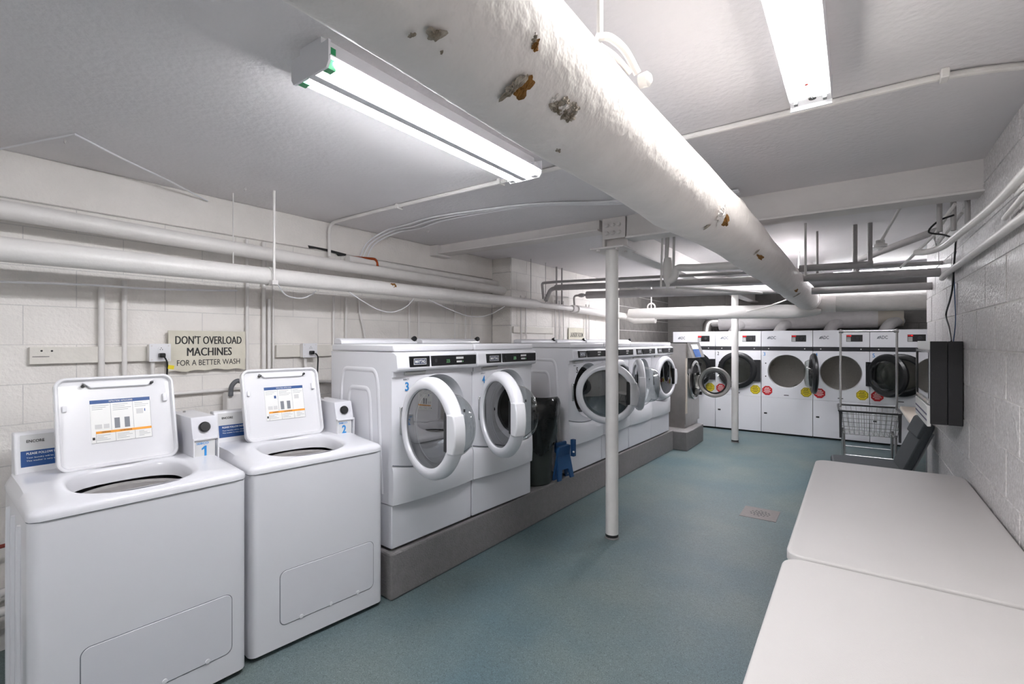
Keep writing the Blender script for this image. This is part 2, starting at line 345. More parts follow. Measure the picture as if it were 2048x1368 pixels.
def post(x, y, ztop, label, gusset):
    p = thing('support_post', label, 'post', (x, y, 0))
    build(MB().lathe([(0.0, 0), (0.056, 0), (0.056, 0.006), (0.051, 0.012)], 'z', n=28), 'base_ring', M_conc, p)
    build(MB().lathe([(0.05, 0.004), (0.05, ztop)], 'z', n=28, capend=True), 'pole', M_pipe, p)
    build(MB().lathe([(0.0505, 0.012), (0.051, 0.03), (0.0505, 0.034)], 'z', n=28), 'worn_edge', M_ink, p)
    if gusset:
        box('cap_plate', M_steel, p, -0.14, 0.14, -0.11, 0.16, ztop, ztop + 0.014, bevel=0.003)
        for sx, sy in ((-.08, -.085), (.08, -.085), (-.08, .085), (.08, .085)):
            build(MB().lathe([(0, -.012), (.014, -.012), (.014, 0)], 'z', (sx, sy, ztop), 6), 'bolt', M_steel, p, smooth=0)
        box('connection_plate', M_steel, p, -0.055, 0.135, -0.062, -0.045, ztop + 0.08, CEIL, bevel=0.003)
        box('stub_web', M_steel, p, -0.055, -0.035, -0.06, 0.09, ztop + 0.014, CEIL)
        box('stub_web', M_steel, p, -0.05, 0.14, -0.02, 0.09, ztop + 0.014, CEIL)
        for i in range(3):
            for j in range(2):
                build(MB().lathe([(0, -.026), (.016, -.022), (.018, 0)], 'y', (-0.015 + i * 0.05, -0.062, ztop + 0.125 + j * 0.06), 8), 'bolt', M_steel, p)
    else:
        box('cap_plate', M_steel, p, -0.08, 0.08, -0.08, 0.08, ztop, ztop + 0.012)
post(-1.575, 3.573, 2.286, 'round white steel post in the aisle before the open black washer door', True)
post(-1.513, 8.06, 2.286, 'slim white post standing in front of the dryers', False)

# ------------------------------------------------------------------ big lagged pipe
def big_pipe():
    t = thing('lagged_pipe', 'huge white lagged pipe with torn wrapping hung below the ceiling', 'pipe', (0, 0, 0))
    pts, rs = [], []
    ctr = []
    for i in range(60):
        y = -2.0 + i * 9.35 / 59
        k = max(0, min(1, (y - 1.8) / 0.5))
        bulge = 0.010 * math.exp(-((y - 1.85) / 0.18) ** 2)
        ctr.append((-0.543 + 0.03 * k, y, 2.119 + 0.004 * math.sin(y * 5))); rs.append(0.130 - 0.004 * k + bulge + 0.016 * max(0, min(1, (y - 4.5) / 2.2)) + 0.0012 * math.sin(y * 9))
    build(MB().tube(ctr, rs, 40), 'lagging', M_lag, t)
    el = fillet([(-0.513, 7.34, 2.119), (-0.513, 7.58, 2.105), (-0.2, 7.58, 2.095)], 0.22, 8)
    build(MB().tube(el, 0.152, 32), 'elbow', M_lag, t)
    build(MB().tube([(-0.22, 7.58, 2.095), (0.3, 7.58, 2.085), (1.69, 7.58, 2.07)], 0.143, 32), 'branch_duct', M_duct, t)
    # wrap seams
    for y in (0.98, 2.35, 4.9):
        k = max(0, min(1, (y - 1.8) / 0.5)); rr = 0.1305 - 0.004 * k + 0.016 * max(0, min(1, (y - 4.5) / 2.2))
        build(MB().lathe([(rr, -0.003), (rr + 0.0012, 0.0), (rr, 0.003)], 'y', (-0.543 + 0.03 * k, y, 2.119), 48), 'wrap_seam', M_lag, t)
    def torn(y, ang, ly, la, mt, name, off=0.001, seed=0, flap=False):
        rnd = random.Random(seed); k = max(0, min(1, (y - 1.8) / 0.5)); xc = -0.543 + 0.03 * k; r0 = 0.130 - 0.004 * k + 0.010 * math.exp(-((y - 1.85) / 0.18) ** 2) + 0.016 * max(0, min(1, (y - 4.5) / 2.2)) + off
        n = 30; mb = MB(); vs = []
        ph = [rnd.uniform(0, 6.28) for _ in range(4)]
        rad = [max(.25, .80 + (.10 if name == 'tear' else .26) * math.sin(2 * 6.283 * i / n + ph[0]) + .16 * math.sin(3 * 6.283 * i / n + ph[1]) + .12 * math.sin(5 * 6.283 * i / n + ph[2]) + .06 * math.sin(9 * 6.283 * i / n + ph[3])) for i in range(n)]
        def P(yy, aa, rr): return (xc + rr * math.cos(R(aa)), yy, 2.119 + rr * math.sin(R(aa)))
        rings = (0.0, 0.35, 0.7, 1.0)
        for q in rings[1:]:
            for i in range(n):
                a = 2 * math.pi * i / n; h = 0.0035 * (1 - q) + (0.0045 * rnd.random() if flap else 0.0015 * rnd.random())
                vs.append(P(y + ly * math.cos(a) * q * rad[i], ang + la * math.sin(a) * q * rad[i], r0 + h))
        vs.append(P(y, ang, r0 + 0.004)); c = len(vs) - 1; fs = [(c, i, (i + 1) % n) for i in range(n)]
        for q in range(2):
            fs += [(q * n + i, (q + 1) * n + i, (q + 1) * n + (i + 1) % n, q * n + (i + 1) % n) for i in range(n)]
        build(mb.add(vs, fs), name, mt, t, smooth=0)
    torn(0.492, -64, 0.014, 7, M_torn, 'stain', seed=1); torn(0.465, -73, 0.005, 3, M_torn, 'stain', seed=2); torn(0.52, -71, 0.003, 2, M_torn, 'stain', seed=12)
    torn(0.668, -30, 0.009, 6, M_foam, 'tear', seed=3); torn(0.655, -28, 0.004, 5, M_torn, 'torn_flap', 0.003, seed=4, flap=True)
    torn(0.694, -57, 0.026, 11, M_foam, 'tear', 0.0015, seed=5); torn(0.672, -61, 0.019, 12, M_torn, 'torn_flap', 0.004, seed=6, flap=True)
    for k in range(7):
        torn(0.775 + k * .013, -50 - 4 * math.sin(k * 2.1), 0.007 + .004 * (k % 3), 5 + 2.5 * (k % 2), M_torn if k % 3 else M_lag, 'torn_flap', 0.001 + .0012 * (k % 3), seed=20 + k, flap=True)
    torn(0.80, -55, 0.018, 4, M_torn, 'torn_flap', 0.002, seed=7, flap=True); torn(0.845, -54, 0.016, 6, M_torn, 'torn_flap', 0.003, seed=8, flap=True)
    torn(0.92, -86, 0.014, 4, M_torn, 'torn_flap', 0.001, seed=9, flap=True)
    torn(2.06, -36, 0.075, 11, M_foam, 'tear', 0.001, seed=10); torn(1.96, -32, 0.06, 18, M_lag, 'torn_flap', 0.003, seed=11, flap=True); torn(1.93, -58, 0.012, 10, M_torn, 'torn_flap', 0.001, seed=13)
    torn(2.95, -46, 0.10, 7, M_foam, 'tear', 0.001, seed=14); torn(2.8, -42, 0.02, 9, M_torn, 'torn_flap', 0.001, seed=15)
    torn(5.0, -50, 0.10, 10, M_foam, 'tear', 0.001, seed=16); torn(5.3, -60, 0.06, 18, M_torn, 'torn_flap', 0.001, seed=17)
    # hanger at the near right
    build(MB().tube([(-0.47, 1.0, CEIL), (-0.47, 1.0, 2.25)], 0.0075, 10), 'hanger_rod', M_pipe, t)
    build(MB().tube(spline([(-0.475, 0.995, 2.252), (-0.455, 1.02, 2.257), (-0.435, 1.06, 2.24), (-0.42, 1.10, 2.20)]), 0.009, 8), 'hanger_strap', M_pipe, t)
    build(MB().tube(spline([(-0.47, 1.0, 2.235), (-0.45, 1.04, 2.222), (-0.43, 1.08, 2.195)]), 0.006, 8), 'hanger_strap', M_pipe, t)
    build(MB().lathe([(0, -.014), (.016, -.014), (.018, .006), (.010, .014), (0, .016)], 'x', (-0.408, 1.12, 2.19), 14), 'hanger_bolt', M_pipe, t)
    build(MB().tube([(-0.49, 6.0, CEIL), (-0.49, 6.0, 2.24)], 0.009, 8), 'hanger_rod', M_pipe, t)
    return t
big_pipe()

# ------------------------------------------------------------------ pipes along the left wall
t = thing('wall_pipe', 'upper of two thick white pipes along the left wall', 'pipe', (0, 0, 0))
build(MB().tube([(-3.33, -3.2, 2.205), (-3.33, 0.5, 2.195), (-3.33, 2.0, 2.165), (-3.33, 4.49, 2.15)], [0.047, .047, .046, .045], 24), 'lagging', M_pipe, t)
t = thing('wall_pipe', 'lower of two thick white pipes along the left wall, hung on a rod', 'pipe', (0, 0, 0))
build(MB().tube([(-3.1, -3.2, 1.97), (-3.1, 0.5, 1.976), (-3.1, 1.6, 1.985), (-3.1, 4.8, 2.005), (-3.1, 4.86, 2.005)], [.057, .057, .055, .055, .045], 24), 'lagging', M_pipe, t)
build(MB().tube([(-3.1, 4.8, 2.005), (-3.1, 5.9, 2.0)], 0.034, 18), 'narrow_run', M_pipe, t)
build(MB().tube([(-3.1, 5.85, 2.0), (-3.1, 7.3, 1.975)], 0.055, 20), 'far_lagging', M_pipe, t)
build(MB().lathe([(0, -.04), (.045, -.04), (.055, 0), (.045, .05), (0, .05)], 'y', (-3.1, 5.75, 2.0), 16), 'coupling', M_steel, t)
build(MB().tube([(-3.035, 1.62, CEIL), (-3.035, 1.62, 1.95)], 0.008, 10), 'hanger_rod', M_pipe, t)
build(MB().lathe([(.0575, -.012), (.061, -.012), (.061, .012), (.0575, .012)], 'y', (-3.1, 1.62, 1.985), 28, closed=True), 'hanger_clamp', M_pipe, t)
box('clamp_ear', M_steel, t, -3.06, -3.02, 1.60, 1.64, 1.925, 1.955, bevel=0.003)
def patch_side(y, z, xc, r0, seed, mt, nm, par, ly=0.05, la=16, ang=20):
    rnd = random.Random(seed); n = 14; vs = []
    for i in range(n):
        a = 2 * math.pi * i / n; q = rnd.uniform(.55, 1.1)
        aa = R(ang + la * math.sin(a) * q); vs.append((xc + (r0 + .001) * math.cos(aa), y + ly * math.cos(a) * q, z + (r0 + .001) * math.sin(aa)))
    vs.append((xc + (r0 + .003) * math.cos(R(ang)), y, z + (r0 + .003) * math.sin(R(ang))))
    build(MB().add(vs, [(n, i, (i + 1) % n) for i in range(n)]), nm, mt, par, smooth=0)
patch_side(2.62, 1.99, -3.1, 0.055, 3, M_foam, 'tear', t, 0.035, 34, 42)
patch_side(2.58, 1.99, -3.1, 0.055, 4, M_torn, 'torn_flap', t, 0.07, 14, 78)
pipe('wall_pipe', [(-3.43, 2.45, 2.245), (-3.43, 4.49, 2.238)], 0.033, M_pipe, 'thin white pipe behind the upper thick pipe near the wall step')
pipe('copper_pipe', fillet([(-3.44, 2.50, 2.27), (-3.40, 2.72, 2.28), (-3.40, 2.74, 2.20)], 0.03), 0.011, M_copper, 'short bent copper pipe above the thick white wall pipes')
struct_gap = tag(build(MB().prism([(2.13, 2.315), (2.30, 2.312), (2.48, 2.298), (2.47, 2.282), (2.40, 2.27), (2.38, 2.287), (2.2, 2.298), (2.14, 2.292)], 'x', -3.489, -3.487), 'wall_crack', M_ink, None, smooth=0), 'ragged black crack in the wall above the thick white pipes', 'crack')
pipe('hanger_rod', [(-3.3, 1.49, CEIL), (-3.3, 1.49, 2.0)], 0.004, M_pipe, 'thin hanger rod beside the thicker rod on the left wall pipes', 'rod')
# white cables on the left wall
pipe('cable', [(-3.38, 0.3, 1.845), (-3.38, 0.75, 1.868), (-3.38, 1.05, 1.872), (-3.42, 1.4, 1.895), (-3.49, 1.6, 1.915)], 0.006, M_plastic, 'thin white cable sagging along the left wall under the lower pipe', 'cable', 6, curve=True)
pipe('cable', [(-3.03, 1.64, 1.93), (-3.10, 1.74, 1.87), (-3.16, 1.88, 1.865), (-3.2, 1.98, 1.90), (-3.2, 2.02, 1.93)], 0.004, M_plastic, 'short loop of white cable beside the pipe hanger', 'cable', 6, curve=True)
pipe('cable', [(-3.09, 2.22, 1.932), (-3.1, 2.36, 1.87), (-3.1, 2.52, 1.81), (-3.1, 2.66, 1.805), (-3.1, 2.80, 1.86), (-3.1, 2.88, 1.932)], 0.004, M_plastic, 'long loop of white cable hanging above the first front loader', 'cable', 6, curve=True)
pipe('cable', [(-3.1, 3.05, 1.935), (-3.1, 3.3, 1.87), (-3.1, 3.6, 1.81), (-3.1, 3.9, 1.83), (-3.1, 4.2, 1.94)], 0.004, M_plastic, 'loop of white cable hanging near the wall step', 'cable', 6, curve=True)
pipe('cable', [(-3.49, 0.42, 2.50), (-3.2, 0.54, 2.518), (-2.945, 0.633, 2.525), (-3.1, 0.85, 2.515), (-3.3, 1.14, 2.51), (-3.48, 1.41, 2.49)], 0.005, M_plastic, 'thin white cable pinned to the ceiling at the left', 'cable', 6)
# vertical conduits on the left wall
for y, r_, z0, z1, lab in ((0.861, .015, 1.0, 1.87, 'leftmost vertical conduit crossing the wall board'), (0.967, .013, 1.35, 1.92, 'second vertical conduit crossing the wall board left of the outlet'),
        (1.663, .011, 1.0, 2.28, 'vertical conduit at the right edge of the overload sign'), (1.78, .014, 1.32, 2.28, 'thick vertical conduit right of the overload sign'),
        (1.818, .012, 1.32, 1.87, 'second of three close conduits right of the overload sign'), (1.85, .007, 1.30, 2.0, 'thin conduit beside the thick pair right of the overload sign'),
        (2.352, .010, 1.3, 1.93, 'vertical conduit just left of the first front loader top'), (2.469, .010, 1.3, 1.93, 'vertical conduit above the left end of the first front loader'),
        (3.172, .010, 1.3, 1.95, 'left one of a close pair of conduits above the first front loader'), (3.295, .010, 1.3, 1.95, 'right one of a close pair of conduits above the first front loader'),
        (3.815, .009, 1.3, 2.2, 'conduit above the second front loader'), (3.985, .009, 1.3, 1.95, 'left one of a pair of conduits near the wall step'), (4.095, .009, 1.3, 1.95, 'right one of a pair of conduits near the wall step')):
    pipe('wall_conduit', [(-3.478, y, z0), (-3.478, y, z1)], r_, M_pipe, lab, 'conduit', 10)
pipe('wall_conduit', [(-3.478, 2.60, 1.93), (-3.478, 2.61, 1.80), (-3.478, 2.65, 1.66), (-3.478, 2.67, 1.5)], .011, M_pipe, 'slightly bent conduit above the first front loader', 'conduit', 10, curve=True)
for y, lab in ((4.66, 'conduit just beyond the wall step'), (4.76, 'second conduit beyond the wall step'), (5.45, 'first conduit left of the laundry room sign'), (5.56, 'second conduit left of the laundry room sign'),
               (5.67, 'conduit touching the left edge of the laundry room sign'), (6.34, 'conduit at the right edge of the laundry room sign'), (6.44, 'second conduit right of the laundry room sign')):
    pipe('wall_conduit', [(-3.20, y, 1.3), (-3.20, y, 2.1)], .010, M_pipe, lab, 'conduit', 8)
for y, lab in ((5.42, 'left one of two drop pipes from the ceiling beyond the wall step'), (5.56, 'right one of two drop pipes from the ceiling beyond the wall step')):
    pipe('drop_pipe', [(-3.16, y, 2.05), (-3.16, y, CEIL)], .012, M_greylag, lab, 'pipe', 8)
pipe('hanger_rod', [(-3.1, 4.72, 2.0), (-3.1, 4.72, CEIL)], .004, M_greylag, 'thin rod hanging beside the wall step', 'rod', 6)
pipe('hanger_rod', [(-3.1, 5.05, 2.0), (-3.1, 5.05, CEIL)], .004, M_greylag, 'thin rod hanging beyond the wall step', 'rod', 6)
pipe('wall_conduit', [(-3.478, 1.0, 1.233), (-3.478, 1.6, 1.235), (-3.478, 2.35, 1.235)], .012, M_pipe, 'horizontal conduit on the left wall behind the open washer lids', 'conduit', 10)
# boards
o = box('wall_board', M_darkwood, None, -3.50, -3.478, 0.57, 1.665, 1.443, 1.533, bevel=0.002); tag(o, 'painted wooden board on the left wall behind the first outlet', 'board')
for y, z in ((.615, 1.513), (.655, 1.512)): build(MB().lathe([(0, -3.4772), (.005, -3.4772), (.005, -3.478)], 'x', (0, y, z), 10), 'screw_hole', M_ink, o)
box('split_line', M_ink, o, -3.478, -3.4775, .58, .645, 1.481, 1.484)
o = box('wall_board', M_darkwood, None, -3.50, -3.478, 1.875, 2.36, 1.443, 1.533, bevel=0.002); tag(o, 'painted wooden board on the left wall behind the second outlet', 'board')
o = box('wall_board', M_darkwood, None, -3.22, -3.205, 4.52, 5.4, 1.66, 1.735, bevel=0.002); tag(o, 'painted board on the wall left of the laundry room sign', 'board')
# signs
def sign(name, label, x, y0, y1, z0, z1):
    t = thing(name, label, 'sign', (x, (y0 + y1) / 2, z0))
    W, Hh = y1 - y0, z1 - z0
    n = 14; low = [(-W / 2 + W * i / n, 0.006 * math.sin(i * 1.7) + 0.004 * (1 if 5 < i < 11 else 0)) for i in range(n + 1)]
    build(MB().prism(low + [(W / 2, Hh), (-W / 2, Hh)], 'x', 0.0, 0.008), 'board', M_signb, t, smooth=0)
    return t, W, Hh
t, W, Hh = sign('warning_sign', "off-white board lettered DON'T OVERLOAD MACHINES on the left wall", -3.474, 1.183, 1.645, 1.373, 1.631)
text("DON'T OVERLOAD", M_ink, t, .0085, 0.005, Hh * .77, W * .86, Hh * .205); text("DON'T OVERLOAD", M_ink, t, .0086, 0.0075, Hh * .77, W * .86, Hh * .205)
text('MACHINES', M_ink, t, .0085, 0.005, Hh * .475, W * .58, Hh * .205); text('MACHINES', M_ink, t, .0086, 0.008, Hh * .475, W * .58, Hh * .205)
text('FOR A BETTER WASH', M_ink, t, .0085, 0.005, Hh * .205, W * .82, Hh * .14, bold=0.0)
t, W, Hh = sign('notice_sign', 'small LAUNDRY ROOM sign on the far left wall above the washers', -3.212, 5.83, 6.27, 1.45, 1.748)
text('LAUNDRY ROOM', M_ink, t, .0085, 0.01, Hh * .68, W * .84, Hh * .22, bold=0.008); text('HOURS', M_ink, t, .0085, -0.05, Hh * .33, W * .6, Hh * .2, bold=0.01)
# outlets
def outlet(y0, y1, z0, z1, label):
    t = thing('wall_outlet', label, 'outlet', (-3.478, (y0 + y1) / 2, z0)); W, Hh = y1 - y0, z1 - z0
    box('box', M_pipe, t, 0, 0.045, -W / 2, W / 2, 0, Hh, bevel=0.006); box('cover_plate', M_plastic, t, 0.045, 0.049, -W / 2 - .002, W / 2 + .002, -.002, Hh + .002, bevel=0.002)
    build(MB().lathe([(0, .052), (.016, .052), (.016, .048)], 'x', (0, .004, Hh * .72), 18), 'socket_face', M_plastic, t)
    for dy, dz in ((-.006, -.004), (.006, -.004), (0, .006)): box('socket_slot', M_ink, t, .0515, .0525, .004 + dy - .0015, .004 + dy + .0015, Hh * .72 + dz - .003, Hh * .72 + dz + .003)
    for dy in (-1, 1):
        for dz in (0.1, .9): build(MB().lathe([(0, .051), (.004, .051), (.004, .048)], 'x', (0, dy * W * .4, Hh * dz), 8), 'screw', M_steel, t)
    box('plug', M_black, t, .049, .085, -.012, .018, Hh * .22, Hh * .48, bevel=0.006)
    return t
outlet(1.075, 1.183, 1.442, 1.546, 'outlet box with black plug left of the overload sign')
outlet(2.056, 2.172, 1.439, 1.545, 'outlet box with black plug left of the first front loader')
pipe('power_cord', [(-3.40, 1.14, 1.47), (-3.40, 1.155, 1.43), (-3.42, 1.16, 1.35), (-3.43, 1.16, 1.2), (-3.43, 1.15, 1.0)], 0.0045, M_black, 'black cord hanging from the outlet beside the overload sign', 'cord', 8, curve=True)
pipe('power_cord', [(-3.40, 2.14, 1.47), (-3.40, 2.16, 1.44), (-3.41, 2.165, 1.36), (-3.40, 2.15, 1.2), (-3.40, 2.14, 1.0)], 0.0055, M_black, 'black cord hanging from the outlet left of the first front loader', 'cord', 8, curve=True)
pipe('wall_conduit', [(-3.46, 1.10, 1.0), (-3.46, 1.10, 1.44)], .011, M_pipe, 'short conduit under the outlet beside the overload sign', 'conduit', 10)
pipe('wall_conduit', fillet([(-3.46, 2.09, 1.44), (-3.46, 2.095, 1.33), (-3.46, 2.16, 1.25), (-3.46, 2.35, 1.225)], .06), .012, M_pipe, 'conduit curving down from the outlet left of the first front loader', 'conduit', 10)
o = build(MB().box(-.001, .001, -.016, .016, -.012, .012), 'warning_tag', M_yel, None, smooth=0); o.location = (-3.40, 1.175, 1.405); o.rotation_euler = (R(-10), 0, 0); tag(o, 'small yellow tag on the cord beside the overload sign', 'tag')
# drain standpipe and grey hose
t = thing('drain_standpipe', 'white drain box with fittings behind the second top loader', 'plumbing', (-3.44, 1.54, 0.95))
box('box', M_pipe, t, -.03, .05, -.045, .06, .11, .27, bevel=0.012); build(MB().tube([(0, 0, -.05), (0, 0, .12)], .028, 14), 'standpipe', M_pipe, t); build(MB().tube([(0, -.03, .06), (0, .08, .06)], .016, 12), 'tee', M_pipe, t)
pipe('drain_hose', [(-3.38, 1.51, 1.2), (-3.375, 1.515, 1.265), (-3.37, 1.55, 1.298), (-3.365, 1.59, 1.27), (-3.36, 1.605, 1.2), (-3.36, 1.60, 1.12), (-3.36, 1.62, 1.02), (-3.36, 1.64, .9)], 0.015, mat('hose_grey', '5d5f63', 0.5), 'grey corrugated drain hose looping behind the second top loader', 'hose', 12, curve=True)
# low pipes behind the first machine
pipe('copper_pipe', [(-3.4, 0.1, 0.54), (-3.4, 0.75, 0.575)], .010, mat('rust_red', '8a3a30', .6), 'low red-brown pipe on the wall behind the first top loader', n=8)
pipe('low_pipe', [(-3.42, 0.1, 0.29), (-3.42, 0.9, 0.36)], .020, M_pipe, 'upper white pipe low on the wall behind the first top loader', n=10)
pipe('low_pipe', [(-3.40, 0.1, 0.22), (-3.40, 0.9, 0.26)], .024, M_pipe, 'lower white pipe low on the wall behind the first top loader', n=10)

# ceiling conduit and cables
t = thing('ceiling_conduit', 'long thin white conduit crossing the ceiling beyond the lamps', 'conduit', (0, 0, 0))
build(MB().tube(fillet([(-3.46, 2.30, 2.25), (-3.44, 2.285, 2.51), (-2.9, 2.28, 2.515), (0.25, 2.30, 2.515), (0.40, 2.34, 2.515), (0.555, 2.42, 2.515)], 0.09), 0.013, 10), 'conduit', M_pipe, t)
for x in (-2.62, -1.72, 0.26): box('strap', M_pipe, t, x - .012, x + .012, 2.265, 2.32, 2.496, 2.53, bevel=0.003)
for i, (dy, dz, lab) in enumerate(((0, 0, 'lowest of three white cables along the ceiling from the left wall'), (.035, 0, 'middle one of three white cables along the ceiling from the left wall'), (.075, 0, 'rearmost of three white cables along the ceiling from the left wall'))):
    pipe('ceiling_cable', [(-3.46, 2.57 + dy, 2.24), (-3.44, 2.66 + dy, 2.42), (-3.25, 2.72 + dy * 1.5, 2.515), (-3.0, 2.70 + dy * 2, 2.518), (-2.62, 2.65 + dy * 1.6, 2.518), (-2.15, 2.72 + dy, 2.518), (-1.78, 2.82 + dy * .6, 2.518), (-1.31, 3.08 + dy, 2.518), (-0.6, 3.3 + dy, 2.518)], 0.007, M_plastic, lab, 'cable', 8, curve=True)
for x, y, lab in ((-3.05, .62, 'small hook screwed into the ceiling at the far left'), (-3.1, 1.47, 'small loop hook in the ceiling above the wall pipes'), (-3.0, 2.95, 'small hook in the ceiling beside the white cables')):
    tag(build(MB().tube([(x + .012 * math.cos(a), y, CEIL - .016 + .012 * math.sin(a)) for a in [R(60 + i * 30) for i in range(11)]], .002, 6), 'ceiling_hook', M_steel, None), lab, 'hook')

# ------------------------------------------------------------------ far bay pipes
t = thing('lagged_pipe', 'thick bright white lagged pipe crossing in front of the dryers', 'pipe', (0, 0, 0))
build(MB().tube([(-2.98, 7.45, 2.0), (-2.5, 7.45, 1.995), (-2.2, 7.45, 1.99), (-0.75, 7.45, 1.965), (-0.5, 7.45, 1.955), (-0.36, 7.45, 1.95)], [.085, .09, .09, .095, .07, .03], 26), 'lagging', M_pipe, t)
build(MB().tube([(-3.1, 7.32, 1.975), (-3.02, 7.43, 1.96), (-2.9, 7.45, 1.90), (-2.55, 7.45, 1.90)], .055, 18), 'return_bend', M_pipe, t)
build(MB().tube([(-2.62, 7.45, 2.08), (-2.62, 7.45, CEIL)], .009, 8), 'hanger_rod', M_pipe, t)
build(MB().tube([(-2.62 + .06 * math.cos(R(a)), 7.45, 2.10 + .06 * math.sin(R(a))) for a in range(0, 361, 30)], .012, 8), 'hanger_ring', M_pipe, t)
t = thing('lagged_pipe', 'grey lagged pipe with valve crossing under the ceiling of the far bay', 'pipe', (0, 5.87, 0))
build(MB().tube([(-2.95, 0, 2.187), (-0.6, 0, 2.12)], .05, 20), 'lagging', M_greylag, t)
build(MB().tube(fillet([(-3.16, .05, 1.98), (-3.16, .02, 2.19), (-2.94, 0, 2.188)], .05), .014, 10), 'feed_pipe', M_greylag, t)
build(MB().lathe([(0, -.04), (.022, -.04), (.03, 0), (.022, .04), (0, .04)], 'x', (-3.03, 0, 2.188), 12), 'valve', M_greylag, t)
t = thing('grey_pipe', 'long grey pipe crossing the far bay just past the wall step', 'pipe', (0, 5.12, 0))
build(MB().tube([(-3.0, 0, 2.222), (0.56, 0, 2.115)], .036, 16), 'run', M_greylag, t)
build(MB().tube(fillet([(-3.08, -.1, 2.06), (-3.06, -.02, 2.2), (-2.98, 0, 2.222)], .08), .026, 12), 'elbow', M_greylag, t)
pipe('grey_pipe', fillet([(-3.1, 5.0, 2.08), (-3.12, 5.0, 2.275), (-2.9, 5.0, 2.275), (0.56, 5.0, 2.175)], .03), .016, M_greylag, 'thin grey pipe above the long grey pipe in the far bay', n=10)
pipe('grey_pipe', [(-0.35, 5.6, 2.06), (0.56, 5.6, 2.05)], .034, M_greylag, 'short grey pipe just above the wide duct at the right', n=14)
pipe('grey_pipe', [(-0.40, 4.9, 2.20), (0.12, 4.9, 2.19)], .030, M_greylag, 'capped grey pipe right of the huge pipe below the ceiling', n=14)
for x, y, lab in ((0.0, 4.9, 'left one of two drop pipes right of the huge pipe'), (0.10, 4.9, 'right one of two drop pipes right of the huge pipe')):
    pipe('drop_pipe', [(x, y, 2.2), (x, y, CEIL)], .017, M_greylag, lab, n=10)
pipe('hanger_rod', [(-0.33, 4.6, 2.1), (-0.33, 4.6, CEIL)], .009, M_pipe, 'white hanger rod just right of the huge pipe', 'rod', 8)
pipe('hanger_rod', [(-0.27, 5.0, 2.16), (-0.27, 5.0, CEIL)], .009, M_greylag, 'grey hanger rod right of the huge pipe', 'rod', 8)
pipe('grey_pipe', fillet([(0.0, 5.6, 2.2), (0.02, 5.6, 2.33), (0.5, 5.2, 2.45), (0.56, 5.15, 2.46)], .05), .03, M_greylag, 'slanting grey pipe under the ceiling at the rear right', n=12)
# trap
t = thing('drain_trap', 'white painted drain trap with drop pipes hanging behind the cross beam', 'plumbing', (-1.33, 4.2, 0))
build(MB().tube([(-.045, 0, CEIL), (-.06, 0, 2.05), (-.06, 0, 2.04)], .009, 10), 'drop_pipe', M_pipe, t)
build(MB().tube([(0, 0, CEIL), (-.01, 0, 2.28)], .018, 12), 'drop_pipe', M_pipe, t); build(MB().tube([(.055, 0, CEIL), (.05, 0, 2.17), (.06, 0, 2.12)], .011, 10), 'drop_pipe', M_pipe, t)
build(MB().lathe([(0, 2.03), (.014, 2.03), (.018, 2.06), (.03, 2.085), (.042, 2.12), (.043, 2.2), (.038, 2.2), (.04, 2.24), (.03, 2.29), (0, 2.29)], 'z', (0, 0, 0), 18), 'trap_body', M_pipe, t)
build(MB().tube(fillet([(.01, 0, 2.09), (.06, 0, 2.11), (.07, 0, 2.2), (.2, 0, 2.185), (.85, 0, 2.165)], .05), .032, 14), 'waste_arm', M_pipe, t)
pipe('grey_pipe', [(-1.28, 4.25, 2.035), (-0.72, 5.1, 2.02)], .011, M_pipe, 'thin white pipe slanting from the drain trap', n=8)
pipe('cable', [(-0.6, 6.3, 2.05), (-0.9, 6.7, 1.99), (-1.25, 7.4, 1.98), (-1.3, 7.45, 2.06)], .008, M_pipe, 'white cable between the huge pipe and the far post', 'cable', 6, curve=True)
# pendant lamp holder
t = thing('pendant_fitting', 'round white ceiling fitting on a short stem at the rear right', 'fitting', (0.155, 4.6, 0))
build(MB().tube([(.12, -.35, CEIL), (.0, 0, 2.31)], .010, 8), 'stem', M_pipe, t); build(MB().lathe([(0, 2.255), (.012, 2.255), (.02, 2.275), (.045, 2.28), (.045, 2.30), (.03, 2.305), (.03, 2.33), (0, 2.33)], 'z', n=18), 'holder', M_pipe, t)
# exhaust manifold
t = thing('exhaust_manifold', 'fat grey exhaust duct behind the dryer tops', 'duct', (0, 9.75, 1.93))
build(MB().tube([(-2.1, 0, -.01), (0.30, 0, .005)], .15, 28), 'trunk', M_greylag, t); build(MB().tube([(0.30, 0, .005), (0.62, 0, .005)], .138, 28), 'end_section', mat('duct_brown', '9a9388', .6), t)
build(MB().tube(fillet([(-2.08, 0, 0), (-2.3, -.05, 0), (-2.32, -.1, -.2)], .15), .09, 16), 'end_elbow', M_stain, t)
for x in (-1.66, -0.92, -0.18, 0.56):
    build(MB().tube(fillet([(x - .18, -.16, -.22), (x - .12, -.14, -.10), (x + .02, -.04, -.02)], .1), .085, 16), 'branch', M_greylag, t)

